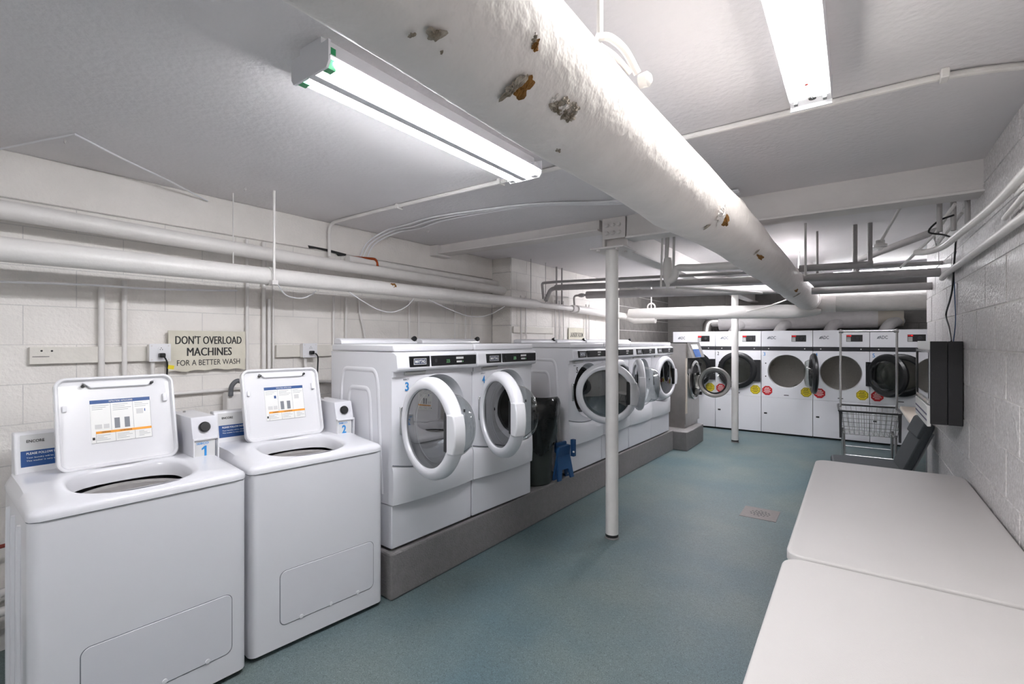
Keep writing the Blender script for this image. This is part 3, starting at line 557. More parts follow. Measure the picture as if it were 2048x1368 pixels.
# ------------------------------------------------------------------ right wall pipes and cords
pipe('wall_pipe', spline([(0.515, -1.0, 2.20), (0.515, 1.0, 2.20), (0.515, 2.2, 2.20), (0.50, 2.9, 2.165), (0.44, 3.35, 2.12), (0.40, 3.6, 2.095), (0.345, 3.72, 2.09), (0.30, 3.78, 2.10)]), .018, M_pipe, 'topmost white pipe on the right wall, hooking out at its end', n=12)
pipe('wall_pipe', [(0.53, -1, 2.157), (0.53, 2.75, 2.157)], .011, M_pipe, 'upper thin conduit below the top pipe on the right wall', n=10)
pipe('wall_pipe', [(0.53, -1, 2.128), (0.53, 2.65, 2.128), (0.53, 2.95, 2.10)], .011, M_pipe, 'lower thin conduit below the top pipe on the right wall', n=10)
pipe('wall_pipe', [(0.525, -1, 2.04), (0.525, 4.6, 2.04), (0.525, 4.75, 2.03)], .019, M_pipe, 'lowest white pipe running along the right wall', n=12)
pipe('thin_conduit', [(0.46, 3.66, 2.34), (0.40, 3.9, 2.22), (0.27, 4.5, 2.10)], .009, M_pipe, 'thin slanting conduit left of the hooked pipe on the right', 'conduit', 8)
pipe('thin_conduit', [(0.5, 3.75, 2.30), (0.42, 4.05, 2.17), (0.40, 3.95, 2.21)], .008, M_pipe, 'thin zigzag conduit beside the hooked pipe on the right', 'conduit', 8)
for x, lab in ((.40, 'leftmost grey stub pipe under the beam end at right'), (.46, 'middle grey stub pipe under the beam end at right'), (.52, 'grey stub pipe next to the wall under the beam end')):
    pipe('stub_pipe', [(x, 3.72, CEIL), (x, 3.72, 2.2)], .013, M_greylag, lab, n=8)
pipe('power_cord', [(0.46, 3.7, 2.285), (0.40, 3.75, 2.27), (0.36, 3.8, 2.22), (0.44, 3.9, 2.21), (0.52, 4.15, 2.215), (0.535, 4.242, 2.193), (0.535, 4.30, 2.07), (0.535, 4.36, 1.926), (0.535, 4.466, 1.849), (0.535, 4.645, 1.753), (0.535, 4.51, 1.66), (0.52, 4.29, 1.563)], .0055, M_black, 'black cord looping down the right wall into the black kiosk', 'cord', 8, curve=True)
pipe('power_cord', [(0.545, 4.30, 2.16), (0.545, 4.38, 2.08), (0.545, 4.36, 1.908), (0.545, 4.32, 1.705), (0.535, 4.32, 1.563)], .003, M_stool, 'thin blue cable beside the black cord on the right wall', 'cable', 6, curve=True)

# ------------------------------------------------------------------ kiosk
t = thing('payment_kiosk', 'black wall kiosk with angled screen on the right wall', 'kiosk', (0.55, 4.08, 1.03))
box('side_panel', M_kiosk, t, -.155, -.072, 0.0, 0.03, 0, .533, bevel=0.003); box('side_panel', M_kiosk, t, -.070, 0.0, 0.0, 0.03, 0, .533, bevel=0.003)
box('body', M_kiosk, t, -.150, 0.0, 0.03, 0.70, 0.0, .53)
box('upper_panel', M_paper, t, -.158, -.15, .02, .75, .48, .535, bevel=.002); box('screen', glass('kiosk_glass', '8d95a0', .15), t, -.162, -.158, .05, .70, .16, .46)
fr = box('screen_frame', M_black, t, -.168, -.15, .70, .74, .12, .48); box('frame_bar', M_chrome, fr, -.168, -.158, .03, .70, .46, .475); box('frame_bar', M_chrome, fr, -.168, -.158, .03, .70, .13, .15)
box('screen_back', M_lgrey, t, -.157, -.151, .03, .72, .12, .48)
box('lower_panel', M_paper, t, -.170, -.15, .02, .74, -.02, .115, bevel=.004)
for z in (.05, .012): box('printed_stripe', M_purple, t, -.1712, -.1698, .04, .73, z, z + .012)

# ------------------------------------------------------------------ platform
pf = tag(build(MB().prism([(-2.262, 1.92), (-2.13, 6.975), (-3.2, 6.975), (-3.2, 2.0)], 'z', 0, .283), 'concrete_platform', M_conc, None, smooth=0, bevel=.012, seg=2), 'long grey concrete plinth under the row of front loaders', 'platform')
o = tag(box('concrete_block', M_conc, None, -3.215, -1.935, 6.98, 7.87, 0, .268, bevel=.012), 'grey concrete block under the stainless steel washer', 'platform')

# ------------------------------------------------------------------ front loading washers
HW = .352
def bulge(y): return .028 * (1 - (y / HW) ** 2)
CZ = .792
def f_front(m):
    zc, Rr = CZ, .271; y0, y1, z0, z1 = -HW, HW, .40, 1.068
    angs = sorted(set([round(2 * math.pi * i / 72, 5) for i in range(72)] + [round(math.atan2(z - zc, y) % (2 * math.pi), 5) for y in (y0, y1) for z in (z0, z1)]))
    n = len(angs); K = 6; vs = []
    for a in angs:
        c, s = math.cos(a), math.sin(a); tt = min([t for t in ((y1 / c if c > 1e-6 else (y0 / c if c < -1e-6 else 9e9)), ((z1 - zc) / s if s > 1e-6 else ((z0 - zc) / s if s < -1e-6 else 9e9))) if t > 0])
        for k in range(K):
            r = Rr + (tt - Rr) * k / (K - 1); vs.append((bulge(r * c), r * c, zc + r * s))
    fs = [(i * K + k, i * K + k + 1, ((i + 1) % n) * K + k + 1, ((i + 1) % n) * K + k) for i in range(n) for k in range(K - 1)]
    return m.add(vs, fs)
def f_recess(m):
    loops = [(.2725, .003, 1), (.268, -.004, 1), (.262, -.012, 1), (.254, -.016, .6), (.246, -.03, 0), (.235, -.05, 0), (.225, -.055, 0), (.22, -.09, 0)]
    n = 64; vs = []
    for r, dx, fo in loops:
        for i in range(n):
            a = 2 * math.pi * i / n; y = r * math.cos(a); vs.append((bulge(y) * fo + dx, y, CZ + r * math.sin(a)))
    return m.add(vs, [(j * n + i, j * n + (i + 1) % n, (j + 1) * n + (i + 1) % n, (j + 1) * n + i) for j in range(len(loops) - 1) for i in range(n)])
def f_lower(m):
    NY, NZ = 24, 8; vs = []
    for i in range(NY + 1):
        y = -HW + 2 * HW * i / NY; q = 1 - (y / HW) ** 2; zt = .525 - .045 * q
        for j in range(NZ + 1):
            u = j / NZ; z = .286 + (zt - .286) * u; vs.append((bulge(y) + .012 + .012 * math.sin(math.pi * u) * (0.4 + q) - (.012 if j == NZ else 0), y, z))
    fs = [(i * (NZ + 1) + j, (i + 1) * (NZ + 1) + j, (i + 1) * (NZ + 1) + j + 1, i * (NZ + 1) + j + 1) for i in range(NY) for j in range(NZ)]
    # closing flanges back to the cabinet
    o = len(vs); ring = [i * (NZ + 1) for i in range(NY + 1)] + [NY * (NZ + 1) + j for j in range(1, NZ + 1)] + [i * (NZ + 1) + NZ for i in range(NY - 1, -1, -1)] + [j for j in range(NZ - 1, 0, -1)]
    for k in ring: p = vs[k]; vs.append((-.03, p[1] * .995, p[2]))
    L = len(ring); fs += [(ring[k], o + k, o + (k + 1) % L, ring[(k + 1) % L]) for k in range(L)]
    return m.add(vs, fs)
def f_doorring(m):
    return m.lathe([(.220, -.02), (.220, .020), (.224, .030), (.234, .035), (.256, .034), (.276, .022), (.287, .004), (.287, -.022), (.276, -.036), (.225, -.036)], 'x', (0, .30, 0), 56, closed=True)
def f_bowl(m):
    return m.lathe([(.208, -.03), (.20, -.05), (.195, -.12), (.184, -.17), (.165, -.20), (.12, -.218), (.05, -.222), (0.0001, -.223)], 'x', (0, .30, 0), 40)
def arch(w0, w1, z0, z1, n=10):
    p = [(-w0, z0)]; p += [(-w1 - (w0 - w1) * .15, z0 + (z1 - z0) * .9)]
    p += [(-w1 + w1 * .1, z1), (w1 - w1 * .1, z1), (w1 + (w0 - w1) * .15, z0 + (z1 - z0) * .9), (w0, z0)]
    return p
def front_loader(num, X, Y, rz, door, label, zb=.283, detail=True):
    t = thing('front_load_washer', label, 'washing machine', (X, Y, zb), rz, 'white front loading washers on the plinth')
    for sx in (-.6, -.06):
        for sy in (-1, 1): part('fl_foot', 'foot', M_rubber, t, lambda m: m.lathe([(0, 0), (.022, 0), (.022, .008), (.012, .02), (0, .02)], 'z', n=10), loc=(sx, sy * .29, 0))
    part('fl_ped', 'pedestal', M_white2, t, lambda m: m.box(-.645, -.003, -HW + .003, HW - .003, .018, .279), bevel=.005)
    part('fl_cab', 'cabinet', M_white, t, lambda m: m.openbox(-.66, .001, -HW, HW, .285, 1.214, 'x'), smooth=0)
    def emboss(m):
        for w0, w1, z1 in ((.24, .19, 1.10), (.15, .11, .98)):
            pts = [(-.335 + a, -HW + .0205, z) for a, z in arch(w0, w1, .34, z1)]
            m.tube(fillet(pts, .07, 6), .026, 20)
        return m
    part('fl_emb', 'side_emboss', M_white, t, emboss)
    part('fl_front', 'front_panel', M_white, t, f_front); part('fl_rec', 'door_recess', M_white2, t, f_recess); part('fl_low', 'lower_panel', M_white, t, f_lower)
    part('fl_edge', 'front_edge', M_white, t, lambda m: m.box(-.02, .012, -HW + .002, HW - .002, 1.062, 1.094))
    part('fl_drum', 'drum', M_drum, t, lambda m: m.lathe([(.222, -.10), (.235, -.12), (.235, -.5), (.15, -.53), (0.0001, -.53)], 'x', (0, 0, CZ), 40))
    part('fl_gasket', 'gasket', M_rubber, t, lambda m: m.lathe([(.226, -.05), (.205, -.055), (.20, -.075), (.222, -.10)], 'x', (0, 0, CZ), 40))
    part('fl_nose', 'control_panel', M_white, t, lambda m: m.prism([(-.03, 1.214), (.018, 1.214), (.050, 1.196), (.060, 1.115), (.052, 1.100), (.03, 1.092), (-.03, 1.092)], 'y', -HW + .001, HW - .001), bevel=.006)
    lp = part('fl_logo', 'logo_plate', M_black, t, lambda m: m.box(.03, .062, -.262, -.10, 1.121, 1.187), bevel=.003)
    fr = part('fl_logof', 'logo_frame', M_lgrey, lp, lambda m: m.box(.0615, .0628, -.232, -.130, 1.135, 1.173)); part('fl_logob', 'logo_field', M_navy, lp, lambda m: m.box(.0622, .0632, -.228, -.134, 1.139, 1.169))
    text('MAYTAG', M_paper, lp, .0634, -.181, 1.154, .082, .02, bold=.02)
    dp = part('fl_disp', 'display_panel', M_black, t, lambda m: m.box(.03, .062, -.085, .335, 1.121, 1.187), bevel=.003)
    if num in (3, 4): text('225', M_lcd, dp, .0634, .06, 1.15, .032, .022, name='display_digits')
    part('fl_k1', 'button_label', M_lgrey, dp, lambda m: m.box(.0615, .0628, .135, .205, 1.161, 1.175)); part('fl_k2', 'button_label', M_lgrey, dp, lambda m: m.box(.0615, .0628, .14, .19, 1.137, 1.149))
    part('fl_k3', 'indicator', M_lcd, dp, lambda m: m.box(.0615, .0628, .197, .204, 1.139, 1.147)); part('fl_k4', 'dial', M_rubber, dp, lambda m: m.lathe([(0, .066), (.012, .066), (.013, .06)], 'x', (0, -.05, 1.156), 16))
    part('fl_slot', 'dispenser_drawer', M_lgrey, t, lambda m: m.box(-.01, .026, -.27, -.10, 1.070, 1.092), bevel=.006)
    part('fl_slotd', 'drawer_gap', M_ink, t, lambda m: m.box(.0, .03, -.265, -.105, 1.0895, 1.094))
    part('fl_top', 'top_panel', M_white, t, lambda m: m.box(-.66, .022, -HW, HW, 1.217, 1.262), bevel=.012, seg=3)
    part('fl_rear', 'rear_housing', M_white, t, lambda m: m.prism([(-.66, 1.262), (-.56, 1.262), (-.565, 1.285), (-.585, 1.30), (-.63, 1.302), (-.66, 1.29)], 'y', -HW + .015, HW - .02), bevel=.006)
    k = part('fl_knob', 'reader_knob', M_black, t, lambda m: m.lathe([(0, -.02), (.017, -.02), (.02, -.012), (.02, .012), (.016, .018), (0, .018)], 'x', n=20), loc=(-.57, HW - .05, 1.298), rot=(0, R(-25), 0))
    if num in (3, 4, 5):
        ny = -.248 if num < 5 else -.215
        text(str(num), M_lblue if num < 5 else M_ink, t, bulge(ny) + .0025, ny, 1.0, .028, .055, bold=.02); text('SEBCO', M_inkg, t, .0155, -.252, 1.045, .05, .010)
    part('fl_latch', 'door_latch', M_black, t, lambda m: m.box(bulge(.27) - .004, bulge(.27) + .004, .262, .272, CZ - .01, CZ + .01))
    def seam(m):
        pts = []
        for i in range(21):
            y = -HW + .004 + 2 * (HW - .004) * i / 20; pts.append((bulge(y) + .004, y, .528 - .045 * (1 - (y / HW) ** 2)))
        return m.tube(pts, .0035, 6)
    part('fl_seam', 'panel_seam', M_inkg, t, seam)
    hg = part('fl_hinge', 'door_hinge', M_chrome, t, lambda m: m.box(.0, .020, -.298, -.272, CZ - .085, CZ + .085), bevel=.004)
    part('fl_hs', 'screw', M_ink, hg, lambda m: m.lathe([(0, .022), (.005, .022), (.005, .018)], 'x', (0, -.285, CZ - .06), 8)); part('fl_hs2', 'screw', M_ink, hg, lambda m: m.lathe([(0, .022), (.005, .022), (.005, .018)], 'x', (0, -.285, CZ + .06), 8))
    d = part('fl_door', 'door', M_white, t, f_doorring, loc=(.038, -.30, CZ), rot=(0, 0, R(-door)))
    part('fl_dgl', 'door_glass', M_dglass, d, lambda m: m.lathe([(.222, .018), (.14, .024), (.07, .027), (0.0001, .028)], 'x', (0, .30, 0), 40))
    part('fl_bowl', 'glass_bowl', M_cglass, d, f_bowl)
    part('fl_binr', 'inner_trim', M_plastic, d, lambda m: m.lathe([(.235, -.036), (.225, -.042), (.205, -.04), (.200, -.03)], 'x', (0, .30, 0), 48))
    part('fl_hand', 'door_handle', M_plastic, d, lambda m: m.prism([(.513, -.105), (.575, -.105), (.590, -.05), (.594, 0), (.590, .05), (.575, .105), (.513, .105)], 'x', -.034, .038), bevel=.008, seg=3)
    part('fl_hgap', 'handle_pocket', M_black, d, lambda m: m.box(-.02, .0345, .482, .515, -.10, .115), bevel=.006)
    return t
front_loader(3, -2.263, 2.29, R(-2.8), 99, 'front loader numbered 3 with its door open, beside the second top loader')
front_loader(4, -2.223, 3.0, R(-3.7), 112, 'front loader numbered 4 with its door open, left of the black bin')
front_loader(5, -2.201, 4.36, R(-1.45), 66, 'front loader numbered 5 with wide open dark door behind the near post')
front_loader(6, -2.183, 5.065, R(-1.45), 0, 'front loader mostly hidden behind the post and the open dark door')
front_loader(7, -2.165, 5.77, R(-1.45), 148, 'front loader with door swung back, second from the stainless washer')
front_loader(8, -2.148, 6.47, R(-1.45), 6, 'front loader with closed door right beside the stainless washer')

# ------------------------------------------------------------------ top loading washers
WY = .3675
def rrect(x0, x1, y0, y1, r, seg=6):
    out = []
    for cx, cy, a0 in ((x1 - r, y1 - r, 0), (x0 + r, y1 - r, 90), (x0 + r, y0 + r, 180), (x1 - r, y0 + r, 270)):
        out += [(cx + r * math.cos(R(a0 + 90 * i / seg)), cy + r * math.sin(R(a0 + 90 * i / seg))) for i in range(seg + 1)]
    return out
def f_cab(m):
    p = rrect(-.69, 0, -WY, WY, .036, 6); n = len(p)
    vs = [(a, b_, .025) for a, b_ in p] + [(a, b_, .934) for a, b_ in p]
    return m.add(vs, [tuple(range(n))[::-1]] + [(i, (i + 1) % n, n + (i + 1) % n, n + i) for i in range(n)])
OC, OA, OB = (-.245, -.012), .195, .212
def sup(a, e=2.6):
    c, s = math.cos(a), math.sin(a); return (math.copysign(abs(c) ** (2 / e), c), math.copysign(abs(s) ** (2 / e), s))
def f_deck(m):
    # outer lip, rounded shoulder, flat deck with the wash opening
    N = 96; vs = []; loops = []
    def outer(inset, z):
        L = []
        x0, x1, y0, y1 = -.70 + inset, .006 - inset, -WY - .002 + inset, WY + .002 - inset; r = max(.037 - inset * .3, .02)
        cx, cy = OC
        pts = rrect(x0, x1, y0, y1, r, 10)
        # resample by angle around the opening centre
        for i in range(N):
            a = 2 * math.pi * i / N; dx, dy = math.cos(a), math.sin(a); best = None
            for k in range(len(pts)):
                (ax, ay), (bx, by) = pts[k], pts[(k + 1) % len(pts)]
                ex, ey = bx - ax, by - ay; den = dx * ey - dy * ex
                if abs(den) < 1e-9: continue
                t_ = ((ax - cx) * ey - (ay - cy) * ex) / den; u = ((ax - cx) * dy - (ay - cy) * dx) / den
                if t_ > 0 and -1e-6 <= u <= 1 + 1e-6: best = t_ if best is None else max(best, t_)
            x = cx + dx * best; L.append((x, cy + dy * best, z + (.022 * max(0, min(1, (-.05 - x) / .3)) if z > .95 else 0)))
        return L
    def inner(sc, z, tilt=True):
        L = []
        for i in range(N):
            a = 2 * math.pi * i / N; s = sup(a); L.append((OC[0] + OA * sc * s[0], OC[1] + OB * sc * s[1], z + (.022 * max(0, min(1, (-.05 - (OC[0] + OA * sc * s[0])) / .3)) if tilt else 0)))
        return L
    loops = [outer(.0, .916), outer(.0, .932), outer(.004, .944), outer(.018, .956), outer(.045, .962), inner(1.14, .964), inner(1.08, .962), inner(1.03, .955), inner(1.0, .945), inner(.985, .915), inner(.97, .89)]
    for L in loops: vs += L
    fs = [(j * N + i, j * N + (i + 1) % N, (j + 1) * N + (i + 1) % N, (j + 1) * N + i) for j in range(len(loops) - 1) for i in range(N)]
    return m.add(vs, fs)
def lid_shape(m):
    # tray seen from inside: plate with a raised rim, notch at the top edge
    W, L, r = .455, .425, .045
    def loop(inset, x): return [(x, p[0], p[1]) for p in rrect(-W / 2 + inset, W / 2 - inset, inset, L - inset, max(r - inset, .015), 8)]
    loops = [loop(.010, -.022), loop(.0, -.016), loop(.0, .016), loop(.004, .02), loop(.010, .02), loop(.013, .016), loop(.017, .002), loop(.03, 0.0)]
    n = len(loops[0]); vs = [p for l in loops for p in l]
    fs = [(j * n + i, j * n + (i + 1) % n, (j + 1) * n + (i + 1) % n, (j + 1) * n + i) for j in range(len(loops) - 1) for i in range(n)]
    fs += [tuple(range(n))[::-1], tuple(range((len(loops) - 1) * n, len(loops) * n))]
    return m.add(vs, fs)
def top_loader(num, X, Y, rz, label):
    t = thing('top_load_washer', label, 'washing machine', (X, Y, 0), rz, 'white top loading washers')
    for sx in (-.62, -.08):
        for sy in (-1, 1): part('tl_foot', 'foot', M_rubber, t, lambda m: m.lathe([(0, 0), (.022, 0), (.022, .01), (.014, .03), (0, .03)], 'z', n=10), loc=(sx, sy * .29, 0))
    part('tl_cab', 'cabinet', M_white, t, f_cab)
    for i in range(3): part('tl_rib%d' % i, 'side_rib', M_white, t, lambda m, i=i: m.tube(spline([(-.50 + i * .16, -WY + .004, .03), (-.50 + i * .16, -WY - .001, .07), (-.50 + i * .16, -WY - .001, .80 + .0 * i), (-.50 + i * .16, -WY + .006, .86)]), [.012] * 19, 8))
    ap = part('tl_acc', 'access_panel', M_white2, t, lambda m: m.prism(rrect(-.225, .30, .13, .40, .03, 6), 'x', -.004, .003), bevel=.0015)
    part('tl_accg', 'panel_gap', M_inkg, t, lambda m: m.prism(rrect(-.228, .303, .127, .403, .032, 6), 'x', -.004, .0008))
    for y in (-.12, .04, .20): part('tl_clip%.2f' % y, 'clip', M_plastic, ap, lambda m, y=y: m.lathe([(0, .006), (.009, .006), (.011, .002)], 'x', (0, y, .138), 14))
    part('tl_deck', 'top_deck', M_white, t, f_deck, smooth=50)
    part('tl_seam', 'deck_seam', M_inkg, t, lambda m: m.add([(p[0], p[1], z) for z in (.9125, .9162) for p in rrect(-.6908, .0008, -WY - .0008, WY + .0008, .0368, 6)], [(i, (i + 1) % 28, 28 + (i + 1) % 28, 28 + i) for i in range(28)]))
    part('tl_tub', 'tub', M_tub, t, lambda m: m.lathe([(.215, .895), (.20, .90), (.185, .89), (.18, .86), (.22, .84), (.235, .80), (.235, .45), (.0001, .42)], 'z', (OC[0], OC[1], 0), 48))
    part('tl_ring', 'balance_ring', mat('ring_grey', 'b7b4b1', .4), t, lambda m: m.lathe([(.222, .835), (.18, .83), (.178, .80), (.21, .79)], 'z', (OC[0], OC[1], 0), 48))
    part('tl_agit', 'agitator', M_grey, t, lambda m: m.lathe([(.0001, .72), (.03, .72), (.045, .69), (.04, .55), (.08, .46), (.16, .44)], 'z', (OC[0], OC[1], 0), 24))
    # console
    cs = part('tl_con', 'console', M_plastic, t, lambda m: m.prism([(-.70, .96), (-.585, .978), (-.60, 1.02), (-.628, 1.15), (-.64, 1.158), (-.70, 1.155)], 'y', -.345, .355), bevel=.010, seg=3)
    tilt = math.atan2(.028, .13)
    def conface(y0, y1, u0, u1, off):
        def P(y, u): return (-.60 - .028 * u + off, y, 1.02 + .13 * u)
        return [P(y0, u0), P(y1, u0), P(y1, u1), P(y0, u1)]
    part('tl_cl1', 'console_label', M_lgrey, cs, lambda m: m.add(conface(-.325, .335, .42, .97, .0012), [(0, 1, 2, 3)]), smooth=0)
    part('tl_cl2', 'console_band', M_blue, cs, lambda m: m.add(conface(-.325, .335, -.17, .44, .0016), [(0, 1, 2, 3)]), smooth=0)
    e = (R(90) - tilt, 0, R(90))
    text('ENCORE', M_ink, cs, -.6185, -.277, 1.118, .058, .0125, rot=e, bold=.01); text('PLEASE FOLLOW INSTRUCTIONS', M_paper, cs, -.6075, -.222, 1.065, .17, .010, rot=e, bold=.015)
    text('Your laundry will be cleaned best', M_paper, cs, -.6035, -.235, 1.046, .145, .008, rot=e); text('This washer is very efficient. It may', M_paper, cs, -.6005, -.23, 1.033, .155, .008, rot=e)
    # lid
    ld = part('tl_lid', 'lid', M_lid, t, lid_shape, loc=(-.462, -.002, .98), rot=(0, R(-14), 0))
    part('tl_pull', 'lid_grip', M_plastic, ld, lambda m: m.prism([(-.10, .372), (.12, .372), (.15, .400), (-.13, .400)], 'x', .0, .016), bevel=.004)
    for y in (-.125, .135): part('tl_bump%.2f' % y, 'bumper', M_black, ld, lambda m, y=y: m.lathe([(0, .022), (.007, .021), (.008, .0)], 'x', (0, y, .385), 14))
    part('tl_lat', 'latch', M_plastic, ld, lambda m: m.box(0, .016, .178, .197, .285, .325), bevel=.004); part('tl_lat2', 'latch', M_plastic, ld, lambda m: m.box(0, .012, -.20, -.185, .27, .30), bevel=.003)
    L = part('tl_lab', 'instruction_label', M_paper, ld, lambda m: m.box(0.0005, .0015, -.105, .125, .115, .315)); Xp = .0022
    def bar(nm, mt, y0, y1, z0, z1): part('tl_' + nm + '%.3f%.3f' % (y0, z0), nm, mt, L, lambda m: m.box(.001, Xp, y0, y1, z0, z1), smooth=0)
    bar('blue_header', M_blue, -.105, .125, .298, .315); bar('orange_band', M_orange, -.088, .125, .157, .168)
    for y in (-.03, .055): bar('rule', M_inkg, y - .0004, y + .0004, .170, .298)
    for y in (-.088, -.016, .058): bar('rule', M_inkg, y - .0004, y + .0004, .116, .157)
    for z in (.115, .3145): bar('rule', M_inkg, -.105, .125, z, z + .0006)
    for y in (-.105, .1245): bar('rule', M_inkg, y, y + .0006, .115, .3)
    for c, (a, b_) in enumerate(((-.098, -.036), (-.022, .048), (.062, .118))):
        for k in range(3 if c != 1 else 4): bar('print_line', M_inkg, a, b_ - .012 * ((k * 7 + c) % 3), .288 - k * .0085, .2894 - k * .0085)
        for k in range(4): bar('print_line', M_inkg, a + .012, b_ - .012 * ((k * 5 + c) % 3), .148 - k * .007, .1492 - k * .007)
    bar('diagram', M_inkg, -.018, .002, .176, .225); bar('diagram', M_inkg, .020, .040, .176, .225); bar('diagram', M_lgrey, -.09, -.065, .18, .20); bar('diagram', M_lgrey, -.058, -.038, .18, .20); bar('diagram', M_lgrey, .068, .095, .235, .26)
    bar('symbol', M_ink, -.101, -.092, .130, .142); bar('symbol', M_blue, .10, .104, .245, .258) if num == 1 else bar('symbol', M_blue, -.052, -.04, .245, .262)
    text('INSTRUCTIONS  INSTRUCCIONES', M_paper, L, .0024, .01, .3065, .09, .0075)
    text('! WARNING', M_ink, L, .0024, -.052, .1625, .035, .006); text('! ADVERTENCIA', M_ink, L, .0024, .022, .1625, .05, .006)
    # coin box
    cb = part('tl_coin', 'coin_box', M_white2, t, lambda m: m.prism([(-.69, .955), (-.345, .955), (-.343, 1.075), (-.372, 1.178), (-.69, 1.178)], 'y', .252, .367), bevel=.002)
    part('tl_cfr', 'front_plate', M_lgrey, cb, lambda m: m.box(-.345, -.3415, .257, .352, .972, 1.062)); part('tl_crim', 'rim', M_plastic, cb, lambda m: m.box(-.348, -.330, .362, .367, .955, 1.075).box(-.348, -.330, .252, .256, .955, 1.075).box(-.348, -.332, .252, .367, 1.066, 1.073), smooth=0)
    part('tl_cshade', 'shade_strip', M_inkg, cb, lambda m: m.box(-.345, -.3412, .352, .358, .972, 1.06))  # grey strip paints the shade inside the coin box rim
    part('tl_ck', 'coin_knob', M_black, cb, lambda m: m.lathe([(0, .022), (.021, .022), (.026, .016), (.026, -.01)], 'x', n=26), loc=(-.362, .308, 1.125), rot=(0, R(-16), 0))
    text('SEBCO', M_lblue, cb, -.3408, .295, 1.048, .055, .011, bold=.01); text(str(num), M_lblue, cb, -.3408, .302, 1.008, .028 if num == 2 else .022, .052, bold=.03)
    part('tl_cs', 'key_lock', M_chrome, cb, lambda m: m.lathe([(0, 1.186), (.006, 1.186), (.007, 1.178)], 'z', (-.62, .30, 0), 10))
    return t
top_loader(1, -2.36, .7515, R(-3.2), 'top loader numbered 1 with raised lid, nearest the camera')
top_loader(2, -2.325, 1.51, R(-7), 'top loader numbered 2 with raised lid, next to the plinth')

# ------------------------------------------------------------------ stainless washer
t = thing('steel_washer', 'stainless steel front loader with round door open beside the dryers', 'washing machine', (-2.03, 7.62, .268), R(-1))
box('plinth', M_stain, t, -.75, -.02, -.33, .33, 0, .06); build(MB().openbox(-.80, 0, -.35, .35, .06, 1.26, 'x'), 'cabinet', M_stain, t, smooth=0)
def ring_plate(y0, y1, z0, z1, cy, cz, Rr, x):
    vs = []; angs = sorted(set([round(2 * math.pi * k / 48, 5) for k in range(48)] + [round(math.atan2(z - cz, y - cy) % (2 * math.pi), 5) for y in (y0, y1) for z in (z0, z1)])); n = len(angs)
    for a in angs:
        c, q = math.cos(a), math.sin(a); tt = min([v for v in (((y1 - cy) / c if c > 1e-6 else ((y0 - cy) / c if c < -1e-6 else 9e9)), ((z1 - cz) / q if q > 1e-6 else ((z0 - cz) / q if q < -1e-6 else 9e9))) if v > 0])
        vs += [(x, cy + Rr * c, cz + Rr * q), (x, cy + tt * c, cz + tt * q)]
    return MB().add(vs, [(k * 2, k * 2 + 1, ((k + 1) % n) * 2 + 1, ((k + 1) % n) * 2) for k in range(n)])
build(ring_plate(-.35, .35, .06, 1.26, .04, .70, .24, 0), 'front_panel', M_stain, t, smooth=0)
box('edge_trim', M_beige, t, -.012, .006, -.35, -.29, .22, 1.04); box('top_rim', M_rubber, t, -.3, .004, -.30, .35, 1.262, 1.278, bevel=.004)
build(MB().prism([(-.05, 1.27), (.005, 1.27), (.085, 1.045), (-.05, 1.045)], 'y', -.29, .345), 'control_hood', M_stain, t, smooth=0)
def slab(y0, y1, u0, u1, off):
    def P(y, u): return (.005 + .08 * u + off, y, 1.27 - .225 * u)
    return MB().add([P(y0, u1), P(y1, u1), P(y1, u0), P(y0, u0)], [(0, 1, 2, 3)])
build(slab(-.15, .17, .12, .42, .003), 'display_label', M_paper, t, smooth=0); build(slab(-.15, .17, .44, .96, .003), 'control_label', M_blue, t, smooth=0)
box('dark_panel', M_rubber, t, -.005, .01, -.28, .35, .80, 1.04); 
build(MB().lathe([(.30, .0), (.30, .03), (.265, .045), (.235, .03), (.225, -.02), (.22, -.06)], 'x', (0, .04, .70), 40), 'door_collar', M_chrome, t)
build(MB().lathe([(.235, -.02), (.22, -.06), (.22, -.4), (.0001, -.42)], 'x', (0, .04, .70), 32), 'drum', M_rubber, t)
d = link('door', MB().lathe([(.16, -.02), (.16, .02), (.19, .04), (.225, .04), (.235, .02), (.235, -.02), (.22, -.035)], 'x', (0, .25, 0), 44, closed=True).mesh('door'), M_stain, t, loc=(.015, .19, .66))
d.rotation_euler = (0, 0, R(-90 + 10))
build(MB().lathe([(.165, .03), (.15, .06), (.10, .085), (.0001, .095)], 'x', (0, .25, 0), 32), 'door_glass', M_cglass, d); build(MB().lathe([(.172, .038), (.166, .05), (.158, .05), (.155, .03)], 'x', (0, .25, 0), 40), 'door_gasket', M_rubber, d)
box('hinge_plate', M_stain, d, -.02, .02, -.03, .06, -.10, .10, bevel=.004); box('door_handle', M_chrome, d, .0, .03, .465, .492, -.03, .03, bevel=.004)
for z in (.47, .93): box('hinge', M_rubber, t, .0, .05, .30, .345, z - .025, z + .025, bevel=.004)

